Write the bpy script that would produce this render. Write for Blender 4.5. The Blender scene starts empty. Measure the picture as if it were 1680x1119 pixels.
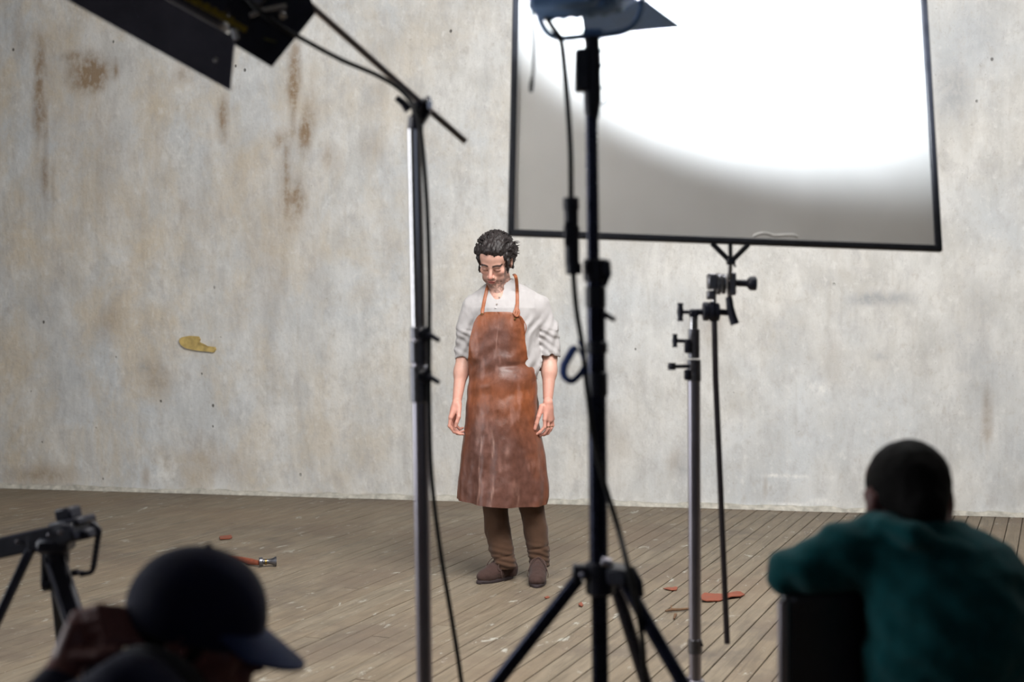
import bpy, math, random
import numpy as np
from mathutils import Vector, Matrix
random.seed(7)
S = bpy.context.scene
COL = S.collection
R = math.radians

# ------------------------------------------------------------ camera, world, lights, exposure
F = 2333.33          # focal length in pixels of the 1680 px frame
CZ = 1.35            # lens height
HY = 510.0           # horizon row
cam_d = bpy.data.cameras.new('camera')
cam = bpy.data.objects.new('camera', cam_d)
COL.objects.link(cam)
cam_d.sensor_width = 36.0
cam_d.lens = F / 1680.0 * 36.0
cam_d.shift_y = (HY - 559.5) / 1680.0
cam.location = (0, 0, CZ)
cam.rotation_euler = (R(90), 0, 0)
cam_d.dof.use_dof = True
cam_d.dof.focus_distance = 7.15
cam_d.dof.aperture_fstop = 2.5
cam_d.clip_start = 0.05
S.camera = cam

world = bpy.data.worlds.new('world')
S.world = world
world.use_nodes = True
world.node_tree.nodes['Background'].inputs[0].default_value = (0.5, 0.55, 0.62, 1)
world.node_tree.nodes['Background'].inputs[1].default_value = 0.05

def area(name, loc, target, sx, sy, power, color):
    l = bpy.data.lights.new(name, 'AREA')
    l.shape = 'RECTANGLE'
    l.size, l.size_y = sx, sy
    l.energy = power
    l.color = color
    o = bpy.data.objects.new(name, l)
    COL.objects.link(o)
    o.location = loc
    o.rotation_euler = (Vector(target) - Vector(loc)).to_track_quat('-Z', 'Y').to_euler()
    return o

area('overhead_soft_light', (0.9, 4.7, 4.1), (0.8, 10.0, 0.0), 3.6, 1.6, 385, (1.0, 0.985, 0.96))
area('window_light', (-5.0, 4.2, 1.9), (3.0, 5.2, 1.0), 2.6, 3.3, 130, (0.93, 0.96, 1.0))
area('rear_fill_light', (0.5, -2.6, 2.6), (0.0, 6.0, .9), 3.0, 1.6, 5.5, (0.62, 0.74, 1.0))  # unseen bluish fill added behind the camera to lift the foreground blacks

S.view_settings.view_transform = 'Standard'
S.view_settings.look = 'None'
S.view_settings.gamma = 1.0
S.view_settings.use_curve_mapping = False
S.view_settings.exposure = 0.0
S.cycles.use_denoising = True
S.cycles.max_bounces = 6

# ------------------------------------------------------------ helpers
def W(px, py, d):
    return Vector(((px - 840) / F * d, d, CZ + (HY - py) / F * d))

def lin(c):
    return tuple(((v / 255) / 12.92 if v / 255 <= 0.04045 else ((v / 255 + 0.055) / 1.055) ** 2.4) for v in c)

def new_obj(name, mesh, mat=None, parent=None, label=None):
    o = bpy.data.objects.new(name, mesh)
    COL.objects.link(o)
    if mat is not None:
        mesh.materials.append(mat)
    if parent is not None:
        o.parent = parent
    if label:
        o['label'] = label
    return o

def origin_of(parent):
    p = Vector((0, 0, 0))
    while parent is not None:
        p += parent.location
        parent = parent.parent
    return p

def thing(name, loc, label, cat, group=None):
    o = bpy.data.objects.new(name, None)
    o.empty_display_size = 0.1
    COL.objects.link(o)
    o.location = loc
    o['label'] = label
    o['category'] = cat
    if group:
        o['group'] = group
    return o

def tag(o, label, cat, group=None):
    o['label'] = label
    o['category'] = cat
    if group:
        o['group'] = group
    return o

class MB:
    """collects shapes in world space"""
    def __init__(self):
        self.v, self.f, self.ch = [], [], []

    def add(self, vs, fs):
        n = len(self.v); self.ch.append((n, len(self.f)))
        self.v += [tuple(p) for p in vs]
        self.f += [tuple(i + n for i in q) for q in fs]
        return self

    def tube(self, pts, r, seg=14, flat=1.0, up=None, cap=True):
        pts = [Vector(p) for p in pts]
        if not isinstance(r, (list, tuple)):
            r = [r] * len(pts)
        n = len(pts)
        T = []
        for i in range(n):
            a = pts[max(i - 1, 0)]
            b = pts[min(i + 1, n - 1)]
            t = (b - a)
            T.append(t.normalized() if t.length > 1e-9 else (T[-1] if T else Vector((0, 0, 1))))
        u = Vector(up) if up is not None else (Vector((0, 0, 1)) if abs(T[0].z) < 0.9 else Vector((1, 0, 0)))
        vs, fs = [], []
        for i in range(n):
            u = (u - T[i] * u.dot(T[i]))
            u.normalize()
            w = T[i].cross(u)
            for k in range(seg):
                a = 2 * math.pi * k / seg
                vs.append(pts[i] + u * (math.cos(a) * r[i] * flat) + w * (math.sin(a) * r[i]))
        for i in range(n - 1):
            for k in range(seg):
                k2 = (k + 1) % seg
                fs.append((i * seg + k, i * seg + k2, (i + 1) * seg + k2, (i + 1) * seg + k))
        if cap:
            fs.append(tuple(range(seg - 1, -1, -1)))
            fs.append(tuple((n - 1) * seg + k for k in range(seg)))
        return self.add(vs, fs)

    def cyl(self, a, b, r, r2=None, seg=20):
        a, b = Vector(a), Vector(b)
        r2 = r if r2 is None else r2
        L = (b - a).length
        c = min(r, r2, L) * 0.12
        t = (b - a).normalized()
        return self.tube([a, a + t * c * .01, a + t * c, b - t * c, b - t * c * .01, b],
                         [r * .88, r * .88, r, r2, r2 * .88, r2 * .88], seg)

    def box(self, c, s, M=None, ch=None):
        """box with chamfered edges; M = 3x3 rotation whose columns are its axes"""
        c = Vector(c)
        hx, hy, hz = s[0] / 2, s[1] / 2, s[2] / 2
        ch = min(s) * 0.12 if ch is None else ch
        M = M or Matrix.Identity(3)
        vs, idx = [], {}
        for sx in (-1, 1):
            for sy in (-1, 1):
                for sz in (-1, 1):
                    for ax in range(3):
                        p = [sx * hx, sy * hy, sz * hz]
                        for k in range(3):
                            if k != ax:
                                p[k] -= (sx, sy, sz)[k] * ch
                        idx[(sx, sy, sz, ax)] = len(vs)
                        vs.append(c + M @ Vector(p))
        fs = []
        for ax in range(3):
            o1, o2 = [k for k in range(3) if k != ax]
            for sg in (-1, 1):
                q = []
                for s1, s2 in ((-1, -1), (1, -1), (1, 1), (-1, 1)):
                    k = [0, 0, 0]
                    k[ax], k[o1], k[o2] = sg, s1, s2
                    q.append(idx[(k[0], k[1], k[2], ax)])
                if (sg > 0) == (ax == 1):
                    q.reverse()
                fs.append(tuple(q))
            for s1 in (-1, 1):
                for s2 in (-1, 1):
                    q = []
                    for sg, fx in ((-1, o1), (1, o1), (1, o2), (-1, o2)):
                        k = [0, 0, 0]
                        k[ax], k[o1], k[o2] = sg, s1, s2
                        q.append(idx[(k[0], k[1], k[2], fx)])
                    fs.append(tuple(q))
        for sx in (-1, 1):
            for sy in (-1, 1):
                for sz in (-1, 1):
                    fs.append(tuple(idx[(sx, sy, sz, a)] for a in range(3)))
        return self.add(vs, fs)

    def plate(self, quad, th):
        """thick plate over a polygon"""
        q = [Vector(p) for p in quad]
        n = (q[1] - q[0]).cross(q[-1] - q[0]).normalized() * th / 2
        k = len(q)
        vs = [p + n for p in q] + [p - n for p in q]
        fs = [tuple(range(k)), tuple(range(2 * k - 1, k - 1, -1))]
        for i in range(k):
            j = (i + 1) % k
            fs.append((i, i + k, j + k, j))
        return self.add(vs, fs)

    def build_each(self, name, mat, parent):
        for i, (a, b_) in enumerate(self.ch):
            q = MB()
            e = self.ch[i + 1] if i + 1 < len(self.ch) else (len(self.v), len(self.f))
            q.v = self.v[a:e[0]]; q.f = [tuple(k - a for k in fc) for fc in self.f[b_:e[1]]]
            q.build(name, mat, parent)

    def build(self, name, mat, parent=None, label=None, angle=40, fix=True):
        o0 = origin_of(parent)
        me = bpy.data.meshes.new(name)
        me.from_pydata([(x - o0.x, y - o0.y, z - o0.z) for x, y, z in self.v], [], self.f)
        if fix:
            import bmesh
            bm = bmesh.new()
            bm.from_mesh(me)
            bmesh.ops.recalc_face_normals(bm, faces=bm.faces)
            bm.to_mesh(me)
            bm.free()
        me.shade_smooth()
        me.set_sharp_from_angle(angle=R(angle))
        o = new_obj(name, me, mat, parent, label)
        if parent is None:                      # put the origin at the base centre
            lo = Vector((min(v[0] for v in self.v), min(v[1] for v in self.v), min(v[2] for v in self.v)))
            hi = Vector((max(v[0] for v in self.v), max(v[1] for v in self.v), max(v[2] for v in self.v)))
            c = Vector(((lo.x + hi.x) / 2, (lo.y + hi.y) / 2, lo.z))
            me.transform(Matrix.Translation(-c))
            o.location = c
        return o

def spline(pts, n=8):
    pts = [Vector(p) for p in pts]
    P = [pts[0] * 2 - pts[1]] + pts + [pts[-1] * 2 - pts[-2]]
    out = []
    for i in range(1, len(P) - 2):
        for k in range(n):
            t = k / n
            a, b, c, d = P[i - 1], P[i], P[i + 1], P[i + 2]
            out.append(0.5 * ((2 * b) + (c - a) * t + (2 * a - 5 * b + 4 * c - d) * t * t + (3 * b - a - 3 * c + d) * t ** 3))
    out.append(pts[-1])
    return out

# ---- noise on arrays
_rng = np.random.default_rng(3)
_T = _rng.random((64, 64, 64)).astype(np.float32)
def vnoise(P, s=1.0, off=0.0):
    Q = P * s + off
    i = np.floor(Q).astype(np.int64)
    f = (Q - i).astype(np.float32)
    f = f * f * (3 - 2 * f)
    i &= 63
    j = (i + 1) & 63
    x0, y0, z0, x1, y1, z1 = i[..., 0], i[..., 1], i[..., 2], j[..., 0], j[..., 1], j[..., 2]
    fx, fy, fz = f[..., 0], f[..., 1], f[..., 2]
    a = _T[x0, y0, z0] * (1 - fx) + _T[x1, y0, z0] * fx
    b = _T[x0, y1, z0] * (1 - fx) + _T[x1, y1, z0] * fx
    c = _T[x0, y0, z1] * (1 - fx) + _T[x1, y0, z1] * fx
    d = _T[x0, y1, z1] * (1 - fx) + _T[x1, y1, z1] * fx
    return (a * (1 - fy) + b * fy) * (1 - fz) + (c * (1 - fy) + d * fy) * fz
def fbm(P, s=1.0, o=4, off=0.0):
    v, a, t = 0, 1.0, 0
    for k in range(o):
        v = v + a * vnoise(P, s * 2 ** k, off + 7.3 * k)
        t += a
        a *= .5
    return v / t

# ---- distance-field modelling: bodies and clothes grown as single continuous surfaces
def rc(a, b, ra, rb=None):
    a = np.array(a, dtype=np.float32); b = np.array(b, dtype=np.float32)
    rb = ra if rb is None else rb
    ba = b - a
    L = max(float(ba @ ba), 1e-9)
    def f(P):
        t = np.clip(((P - a) @ ba) / L, 0, 1)
        return np.linalg.norm(P - (a + t[..., None] * ba), axis=-1) - (ra + (rb - ra) * t)
    m = max(ra, rb)
    return f, np.minimum(a, b) - m, np.maximum(a, b) + m

def ell(c, r, M=None):
    c = np.array(c, dtype=np.float32); r = np.array(r, dtype=np.float32)
    Mn = None if M is None else np.array(M, dtype=np.float32)
    def f(P):
        Q = P - c
        if Mn is not None:
            Q = Q @ Mn
        k0 = np.linalg.norm(Q / r, axis=-1)
        k1 = np.linalg.norm(Q / (r * r), axis=-1) + 1e-9
        return k0 * (k0 - 1) / k1
    m = r if M is None else np.full(3, r.max())
    return f, c - m, c + m

def rings(L):
    L = sorted(L)
    A = np.array(L, dtype=np.float32)
    def f(P):
        z = P[..., 2]
        cx, cy, rx, ry = (np.interp(z, A[:, 0], A[:, k]).astype(np.float32) for k in (1, 2, 3, 4))
        d = (np.sqrt(((P[..., 0] - cx) / rx) ** 2 + ((P[..., 1] - cy) / ry) ** 2) - 1) * np.minimum(rx, ry)
        return np.maximum(d, np.maximum(A[0, 0] - z, z - A[-1, 0]))
    lo = np.array([(A[:, 1] - A[:, 3]).min(), (A[:, 2] - A[:, 4]).min(), A[0, 0]])
    hi = np.array([(A[:, 1] + A[:, 3]).max(), (A[:, 2] + A[:, 4]).max(), A[-1, 0]])
    return f, lo, hi

def xf(prim, M, t):
    f, lo, hi = prim
    M = np.array(M, dtype=np.float32); t = np.array(t, dtype=np.float32)
    cs = np.array([[(lo, hi)[i][0], (lo, hi)[j][1], (lo, hi)[k][2]] for i in (0, 1) for j in (0, 1) for k in (0, 1)]) @ M.T + t
    return (lambda P: f((P - t) @ M)), cs.min(0), cs.max(0)

class SDF:
    def __init__(s, lo, hi, h):
        s.lo = np.array(lo, dtype=np.float32); s.h = h
        s.n = np.ceil((np.array(hi) - s.lo) / h).astype(int) + 1
        s.D = np.full(tuple(s.n), 0.05, dtype=np.float32)

    def win(s, lo, hi, m):
        a = np.clip(np.floor((lo - m - s.lo) / s.h).astype(int), 0, s.n)
        b = np.clip(np.ceil((hi + m - s.lo) / s.h).astype(int) + 1, 0, s.n)
        if (b <= a).any():
            return None, None
        g = [s.lo[i] + s.h * np.arange(a[i], b[i], dtype=np.float32) for i in range(3)]
        return tuple(slice(a[i], b[i]) for i in range(3)), np.stack(np.meshgrid(*g, indexing='ij'), -1)

    def add(s, prim, k=0.01):
        w, P = s.win(prim[1], prim[2], k + 3 * s.h)
        if w is None: return s
        d, a = prim[0](P), s.D[w]
        h = np.maximum(k - np.abs(a - d), 0) / k
        s.D[w] = np.minimum(a, d) - h * h * k * .25
        return s

    def sub(s, prim, k=0.005):
        w, P = s.win(prim[1], prim[2], k + 3 * s.h)
        if w is None: return s
        d, a = -prim[0](P), s.D[w]
        h = np.maximum(k - np.abs(a - d), 0) / k
        s.D[w] = np.maximum(a, d) + h * h * k * .25
        return s

    def disp(s, fn):
        i = np.nonzero(np.abs(s.D) < 0.03)
        P = s.lo + s.h * np.stack(i, -1).astype(np.float32)
        s.D[i] += fn(P)
        return s

    def depth(s, x, z):
        """first surface met along +y"""
        i = int(round((x - s.lo[0]) / s.h)); k = int(round((z - s.lo[2]) / s.h))
        i = min(max(i, 0), s.n[0] - 1); k = min(max(k, 0), s.n[2] - 1)
        c = np.nonzero(s.D[i, :, k] < 0)[0]
        return None if len(c) == 0 else float(s.lo[1] + s.h * c[0])

    def mesh(s, name, mat, parent=None, label=None, color=None):
        D = s.D
        In = D < 0
        c = [In[i:In.shape[0] - 1 + i, j:In.shape[1] - 1 + j, k:In.shape[2] - 1 + k] for i in (0, 1) for j in (0, 1) for k in (0, 1)]
        any_ = c[0].copy(); all_ = c[0].copy()
        for q in c[1:]:
            any_ |= q; all_ &= q
        act = any_ & ~all_
        ids = np.full(act.shape, -1, dtype=np.int64)
        I = np.nonzero(act)
        n = len(I[0])
        ids[I] = np.arange(n)
        base = np.stack(I, -1)
        acc = np.zeros((n, 3)); cnt = np.zeros(n)
        cor = [(i, j, k) for i in (0, 1) for j in (0, 1) for k in (0, 1)]
        val = {q: D[I[0] + q[0], I[1] + q[1], I[2] + q[2]] for q in cor}
        for q in cor:
            for ax in range(3):
                if q[ax] == 0:
                    r = list(q); r[ax] = 1; r = tuple(r)
                    a, b = val[q], val[r]
                    m = (a < 0) != (b < 0)
                    t = np.where(m, a / np.where(m, a - b, 1), 0)
                    p = np.array(q, dtype=float)[None, :].repeat(n, 0)
                    p[:, ax] += t
                    acc += p * m[:, None]
                    cnt += m
        V = (base + acc / cnt[:, None]) * s.h + s.lo
        Fs = []
        for ax in range(3):
            sl0 = [slice(1, -1)] * 3; sl1 = [slice(1, -1)] * 3
            sl0[ax] = slice(0, -1); sl1[ax] = slice(1, None)
            a = In[tuple(sl0)]; b = In[tuple(sl1)]
            for sign in (0, 1):
                m = (a & ~b) if sign == 0 else (~a & b)
                q = np.stack(np.nonzero(m), -1)
                off = np.ones(3, dtype=int); off[ax] = 0
                q = q + off
                u, v = (ax + 1) % 3, (ax + 2) % 3
                def cid(du, dv):
                    r = q.copy(); r[:, u] += du; r[:, v] += dv
                    return ids[r[:, 0], r[:, 1], r[:, 2]]
                quad = np.stack([cid(-1, -1), cid(0, -1), cid(0, 0), cid(-1, 0)], -1)
                if sign == 1:
                    quad = quad[:, ::-1]
                Fs.append(quad)
        Fa = np.concatenate(Fs)
        Fa = Fa[(Fa >= 0).all(1)]
        o0 = np.array(origin_of(parent))
        me = bpy.data.meshes.new(name)
        me.vertices.add(n); me.vertices.foreach_set('co', (V - o0).astype(np.float32).ravel())
        me.loops.add(len(Fa) * 4); me.loops.foreach_set('vertex_index', Fa.astype(np.int32).ravel())
        me.polygons.add(len(Fa)); me.polygons.foreach_set('loop_start', np.arange(0, len(Fa) * 4, 4, dtype=np.int32))
        me.update(calc_edges=True); me.validate()
        me.shade_smooth()
        if color is not None:
            at = me.color_attributes.new('Col', 'FLOAT_COLOR', 'POINT')
            c4 = np.ones((n, 4), dtype=np.float32)
            c4[:, :3] = color(V)
            at.data.foreach_set('color', c4.ravel())
        return new_obj(name, me, mat, parent, label)

# ------------------------------------------------------------ materials
class N:
    def __init__(s, name):
        s.m = bpy.data.materials.new(name); s.m.use_nodes = True
        s.t = s.m.node_tree; s.b = s.t.nodes['Principled BSDF']
    def n(s, typ, **kw):
        x = s.t.nodes.new(typ)
        for k, v in kw.items():
            if k.startswith('i_'):
                x.inputs[int(k[2:])].default_value = v
            else:
                setattr(x, k, v)
        return x
    def l(s, a, b):
        s.t.links.new(a, b)
    def noise(s, vec, scale, detail=4, rough=.55, dist=0):
        x = s.n('ShaderNodeTexNoise'); x.inputs['Scale'].default_value = scale
        x.inputs['Detail'].default_value = detail; x.inputs['Roughness'].default_value = rough
        x.inputs['Distortion'].default_value = dist
        if vec is not None: s.l(vec, x.inputs['Vector'])
        return x.outputs['Fac']
    def rng(s, v, a, b, c=0.0, d=1.0, smooth=False):
        x = s.n('ShaderNodeMapRange')
        if smooth: x.interpolation_type = 'SMOOTHSTEP'
        x.inputs[1].default_value, x.inputs[2].default_value, x.inputs[3].default_value, x.inputs[4].default_value = a, b, c, d
        s.l(v, x.inputs[0]); return x.outputs[0]
    def mix(s, f, a, b, blend='MIX'):
        x = s.n('ShaderNodeMix', data_type='RGBA', blend_type=blend)
        for sock, val in ((x.inputs[0], f), (x.inputs[6], a), (x.inputs[7], b)):
            if isinstance(val, (int, float)): sock.default_value = val
            elif isinstance(val, tuple): sock.default_value = (*val[:3], 1)
            else: s.l(val, sock)
        return x.outputs[2]
    def math(s, op, a, b=0.0):
        x = s.n('ShaderNodeMath', operation=op)
        for i, v in ((0, a), (1, b)):
            if isinstance(v, (int, float)): x.inputs[i].default_value = v
            else: s.l(v, x.inputs[i])
        return x.outputs[0]
    def mapping(s, src, scale=(1, 1, 1), rot=(0, 0, 0)):
        x = s.n('ShaderNodeMapping'); x.inputs['Scale'].default_value = scale; x.inputs['Rotation'].default_value = rot
        s.l(src, x.inputs['Vector']); return x.outputs[0]
    def coord(s, k='Object'):
        return s.n('ShaderNodeTexCoord').outputs[k]
    def col(s, v):
        s.l(v, s.b.inputs['Base Color'])
    def bump(s, h, strength=.3, dist=.002):
        x = s.n('ShaderNodeBump'); x.inputs['Strength'].default_value = strength; x.inputs['Distance'].default_value = dist
        s.l(h, x.inputs['Height']); s.l(x.outputs[0], s.b.inputs['Normal'])

def mat(name, rgb, rough=.5, metal=0.0, var=.15, scale=30, bump=0.0, bscale=200, spec=.5, sheen=0.0, coat=0.0):
    m = N(name)
    c = lin(rgb)
    co = m.coord()
    nz = m.noise(co, scale)
    f = m.rng(nz, .3, .7)
    m.col(m.mix(f, tuple(x * (1 - var) for x in c), tuple(min(1, x * (1 + var)) for x in c)))
    m.b.inputs['Metallic'].default_value = metal
    m.l(m.rng(nz, .3, .7, max(0.02, rough - .06), min(1, rough + .06)), m.b.inputs['Roughness'])
    m.b.inputs['Specular IOR Level'].default_value = spec
    m.b.inputs['Sheen Weight'].default_value = sheen
    m.b.inputs['Coat Weight'].default_value = coat
    if bump:
        m.bump(m.noise(co, bscale, 2), bump)
    return m.m

CHROME = mat('brushed_chrome', (205, 203, 205), .2, 1.0, .03, 8)
CHROME_DULL = mat('worn_steel_tube', (172, 168, 178), .34, 1.0, .03, 8)
BLACK = mat('black_painted_metal', (38, 40, 54), .42, .0, .2, 25, spec=.4)
BLACK_TUBE = mat('black_anodised_tube', (40, 44, 64), .26, .6, .2, 25)
RUBBER = mat('black_rubber_cable', (20, 20, 24), .55, 0, .2, 30, spec=.35)
GREYMETAL = mat('grey_cast_metal', (120, 120, 126), .35, .9, .15, 60)
BLUE_PAINT = mat('blue_painted_lamp_metal', (120, 160, 212), .45, .1, .12, 20)
SILVER_PAINT = mat('silver_painted_lamp_metal', (120, 150, 170), .4, .4, .12, 20)
FLAP = mat('dark_grey_barn_door', (122, 121, 138), .45, .2, .2, 12, .1, 80)
YELLOW = mat('yellow_print', (150, 128, 10), .6, 0, .35, 60)
BLUE_STRAP = mat('blue_webbing', (18, 58, 130), .7, 0, .15, 90, .3, 500)
SKIN_DARK = mat('ruddy_skin', (112, 66, 62), .5, 0, .1, 30, .1, 300)
LEATHER_SCRAP = mat('orange_leather_scrap', (132, 68, 46), .6, 0, .2, 40, .3, 300)
WOOD_STICK = mat('brown_wood_stick', (104, 76, 52), .7, 0, .25, 60, .3, 200)
BRASS = mat('brass_rivet', (150, 125, 80), .3, 1.0, .1, 60)
LACE = mat('brown_shoelace', (82, 62, 56), .8, 0, .2, 300)
SOLE = mat('dark_rubber_sole', (52, 42, 44), .7, 0, .2, 60, .2, 200)
HAIR = None

# wall plaster -------------------------------------------------
m = N('old_stained_plaster')
co = m.coord()
at = m.n('ShaderNodeAttribute', attribute_name='Col').outputs['Color']
sep = m.n('ShaderNodeSeparateColor'); m.l(at, sep.inputs[0])
fine = m.noise(m.mapping(co, (1, 1, .72)), 17, 9, .7, .15)
mid = m.noise(m.mapping(co, (1, 1, .55)), 4.2, 6, .6)
big = m.noise(co, .9, 4, .55)
drip = m.noise(m.mapping(co, (1, 1, .09)), 14, 6, .6)
base = m.mix(m.rng(mid, .38, .62), lin((194, 193, 190)), lin((217, 216, 213)))
base = m.mix(m.math('MULTIPLY', m.rng(big, .45, .62), .55), base, lin((196, 202, 208)))
sx_ = m.n('ShaderNodeSeparateXYZ'); m.l(co, sx_.inputs[0])
base = m.mix(m.math('MULTIPLY', m.rng(m.noise(m.mapping(co, (1, 1, .7)), 1.9, 8, .7, .3), .44, .62), m.rng(sx_.outputs[0], 1.0, -2.8, .12, .75)), base, lin((206, 192, 170)))
base = m.mix(m.math('MULTIPLY', m.rng(m.noise(m.mapping(co, (1, 1, .6)), 7, 8, .75, .2), .5, .64), .42), base, lin((174, 172, 172)))
base = m.mix(m.math('MULTIPLY', m.rng(drip, .52, .72), .22), base, lin((224, 222, 218)))
base = m.mix(m.math('MULTIPLY', m.rng(drip, .42, .28), .2), base, lin((158, 148, 136)))
base = m.mix(m.math('MULTIPLY', m.rng(fine, .46, .32), .38), base, lin((172, 165, 156)))
base = m.mix(m.math('MULTIPLY', m.rng(fine, .55, .66), .45), base, lin((228, 227, 224)))
spk = m.noise(co, 60, 6, .75)
base = m.mix(m.math('MULTIPLY', m.rng(spk, .40, .30), .6), base, lin((140, 134, 128)))
br = m.math('MULTIPLY', sep.outputs[0], m.rng(fine, .26, .56))
base = m.mix(m.math('MINIMUM', br, .9), base, lin((138, 114, 86)))
gr = m.math('MULTIPLY', sep.outputs[1], m.rng(fine, .3, .66))
base = m.mix(m.math('MINIMUM', gr, .9), base, lin((132, 136, 144)))
wh = m.math('MULTIPLY', sep.outputs[2], m.rng(fine, .4, .6))
base = m.mix(m.math('MINIMUM', wh, .9), base, lin((232, 231, 228)))
vor = m.n('ShaderNodeTexVoronoi', feature='F1'); vor.inputs['Scale'].default_value = 8.0
m.l(m.mapping(co, (1.0, 1.0, .75)), vor.inputs['Vector'])
pit = m.math('MULTIPLY', m.rng(vor.outputs['Distance'], .085, .05), m.rng(m.noise(co, 2.3, 3), .56, .6))
base = m.mix(m.math('MULTIPLY', pit, .8), base, lin((70, 64, 60)))
scr = m.noise(m.mapping(co, (1, 1, .5)), 55, 6, .7, .6)
base = m.mix(m.math('MULTIPLY', m.rng(scr, .62, .70), m.math('MULTIPLY', m.rng(m.noise(co, 3.1, 4), .48, .62), .5)), base, lin((128, 122, 116)))
m.col(base)
m.b.inputs['Roughness'].default_value = .85
m.b.inputs['Specular IOR Level'].default_value = .25
hh = m.math('ADD', m.math('MULTIPLY', mid, 1.2), m.math('ADD', m.math('MULTIPLY', fine, .5), m.math('MULTIPLY', pit, -1.0)))
m.bump(hh, .8, .014)
PLASTER = m.m
PLAIN_WALL = mat('plain_dim_plaster', (120, 116, 110), .9, 0, .15, 3, .2, 30)

# floor boards -------------------------------------------------
PA = math.atan((1735 - 840) / F)          # direction of the boards
m = N('worn_floor_boards')
geo = m.n('ShaderNodeNewGeometry').outputs['Position']
oi = m.n('ShaderNodeObjectInfo')
rot = m.mapping(geo, (1, 1, 1), (0, 0, PA))          # boards now run along y
addv = m.n('ShaderNodeVectorMath', operation='ADD'); m.l(rot, addv.inputs[0])
cmb = m.n('ShaderNodeCombineXYZ'); m.l(m.math('MULTIPLY', oi.outputs['Random'], 40), cmb.inputs[1]); m.l(cmb.outputs[0], addv.inputs[1])
pv = addv.outputs[0]
grain = m.noise(m.mapping(pv, (1, .045, 1)), 95, 6, .65)
grain2 = m.noise(m.mapping(pv, (1, .12, 1)), 22, 5, .6)
blot = m.noise(rot, 1.6, 6, .65)
c = m.mix(m.rng(grain, .32, .68), lin((92, 82, 69)), lin((138, 127, 110)))
c = m.mix(m.math('MULTIPLY', m.rng(grain2, .4, .65), .5), c, lin((150, 137, 119)))
c = m.mix(m.math('MULTIPLY', oi.outputs['Random'], .35), c, lin((118, 100, 80)))
c = m.mix(m.math('MULTIPLY', m.rng(blot, .48, .64), .6), c, lin((82, 74, 70)))
c = m.mix(m.math('MULTIPLY', m.rng(m.noise(rot, .8, 4, .6), .48, .62), .3), c, lin((146, 124, 100)))
paint = m.noise(m.mapping(rot, (1, .4, 1)), 13, 7, .72, .4)
pm = m.math('MULTIPLY', m.rng(paint, .60, .65), m.rng(m.noise(rot, 1.1, 3), .38, .52))
c = m.mix(m.math('MULTIPLY', pm, .75), c, lin((186, 184, 174)))
sp = m.noise(rot, 60, 3, .6)
c = m.mix(m.math('MULTIPLY', m.rng(sp, .70, .74), .6), c, lin((190, 188, 180)))
m.col(c)
m.l(m.rng(grain, .3, .7, .5, .72), m.b.inputs['Roughness'])
m.b.inputs['Specular IOR Level'].default_value = .35
m.bump(m.math('ADD', grain, m.math('MULTIPLY', pm, .5)), .5, .004)
BOARDS = m.m
SUBFLOOR = mat('dark_subfloor', (34, 29, 25), .95, 0, .2, 5)

# cloth and leather --------------------------------------------
def attr_mat(name, rough, nscale=120, namt=.12, bump=.25, bscale=400, sheen=0.0, spec=.4, roughvar=.1, stretch=(1, 1, 1), bdist=.001):
    m = N(name)
    co = m.coord()
    at = m.n('ShaderNodeAttribute', attribute_name='Col').outputs['Color']
    nz = m.noise(m.mapping(co, stretch), nscale, 5, .6)
    g = m.rng(nz, .3, .7, 1 - namt, 1 + namt)
    cc = m.n('ShaderNodeCombineColor')
    for i in range(3): m.l(g, cc.inputs[i])
    m.col(m.mix(1.0, at, cc.outputs[0], 'MULTIPLY'))
    m.l(m.rng(nz, .3, .7, rough - roughvar, rough + roughvar), m.b.inputs['Roughness'])
    m.b.inputs['Specular IOR Level'].default_value = spec
    m.b.inputs['Sheen Weight'].default_value = sheen
    m.bump(m.noise(m.mapping(co, stretch), bscale, 3), bump, bdist)
    return m
SKIN = attr_mat('fair_skin', .48, 60, .05, .12, 260, 0, .4)
SKIN.b.inputs['Subsurface Weight'].default_value = .12
SKIN.b.inputs['Subsurface Radius'].default_value = (.012, .005, .003)
SKIN.b.inputs['Subsurface Scale'].default_value = .6
SKIN = SKIN.m
LEATHER = attr_mat('oiled_brown_leather', .40, 38, .2, .35, 160, 0, .42, .1, (1, 1, .7), .002).m
m = attr_mat('washed_linen', .9, 700, .07, .35, 900, .2, .2, .05)
LINEN = m.m
LEATHER_STRAP = mat('tan_leather_strap', (138, 78, 46), .5, 0, .15, 60, .2, 300)
TROUSER = mat('brown_cotton_twill', (76, 54, 40), .88, 0, .12, 14, .3, 700, .2, .15)
SUEDE = mat('dark_brown_suede', (68, 51, 47), .92, 0, .16, 40, .4, 400, .2, .05)
SWEATER = mat('teal_wool_knit', (11, 78, 83), .95, 0, .15, 50, .5, 600, .15, .1)
NAVY = mat('navy_cotton', (15, 19, 50), .85, 0, .12, 40, .3, 500, .25, .1)
NAVYBRIM = mat('navy_cap_brim', (34, 50, 92), .75, 0, .12, 40, .3, 500, .3)
DARKTWILL = mat('black_denim', (18, 19, 24), .9, 0, .15, 40, .3, 500, .2)
GREYEDGE = mat('grey_collar_binding', (60, 60, 64), .85, 0, .12, 40)
VINYL = mat('black_vinyl_upholstery', (34, 31, 38), .36, 0, .15, 30, .1, 150, .9)
APPLEBOX = mat('plywood_box', (150, 120, 84), .6, 0, .2, 12)
m = N('dark_brown_hair')
nz = m.noise(m.mapping(m.coord(), (1, .25, .6)), 160, 4, .7)
m.col(m.mix(m.rng(nz, .35, .65), lin((16, 13, 14)), lin((48, 41, 41))))
m.b.inputs['Roughness'].default_value = .5
m.b.inputs['Specular IOR Level'].default_value = .45
m.bump(nz, .6, .004)
HAIR = m.m
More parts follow.
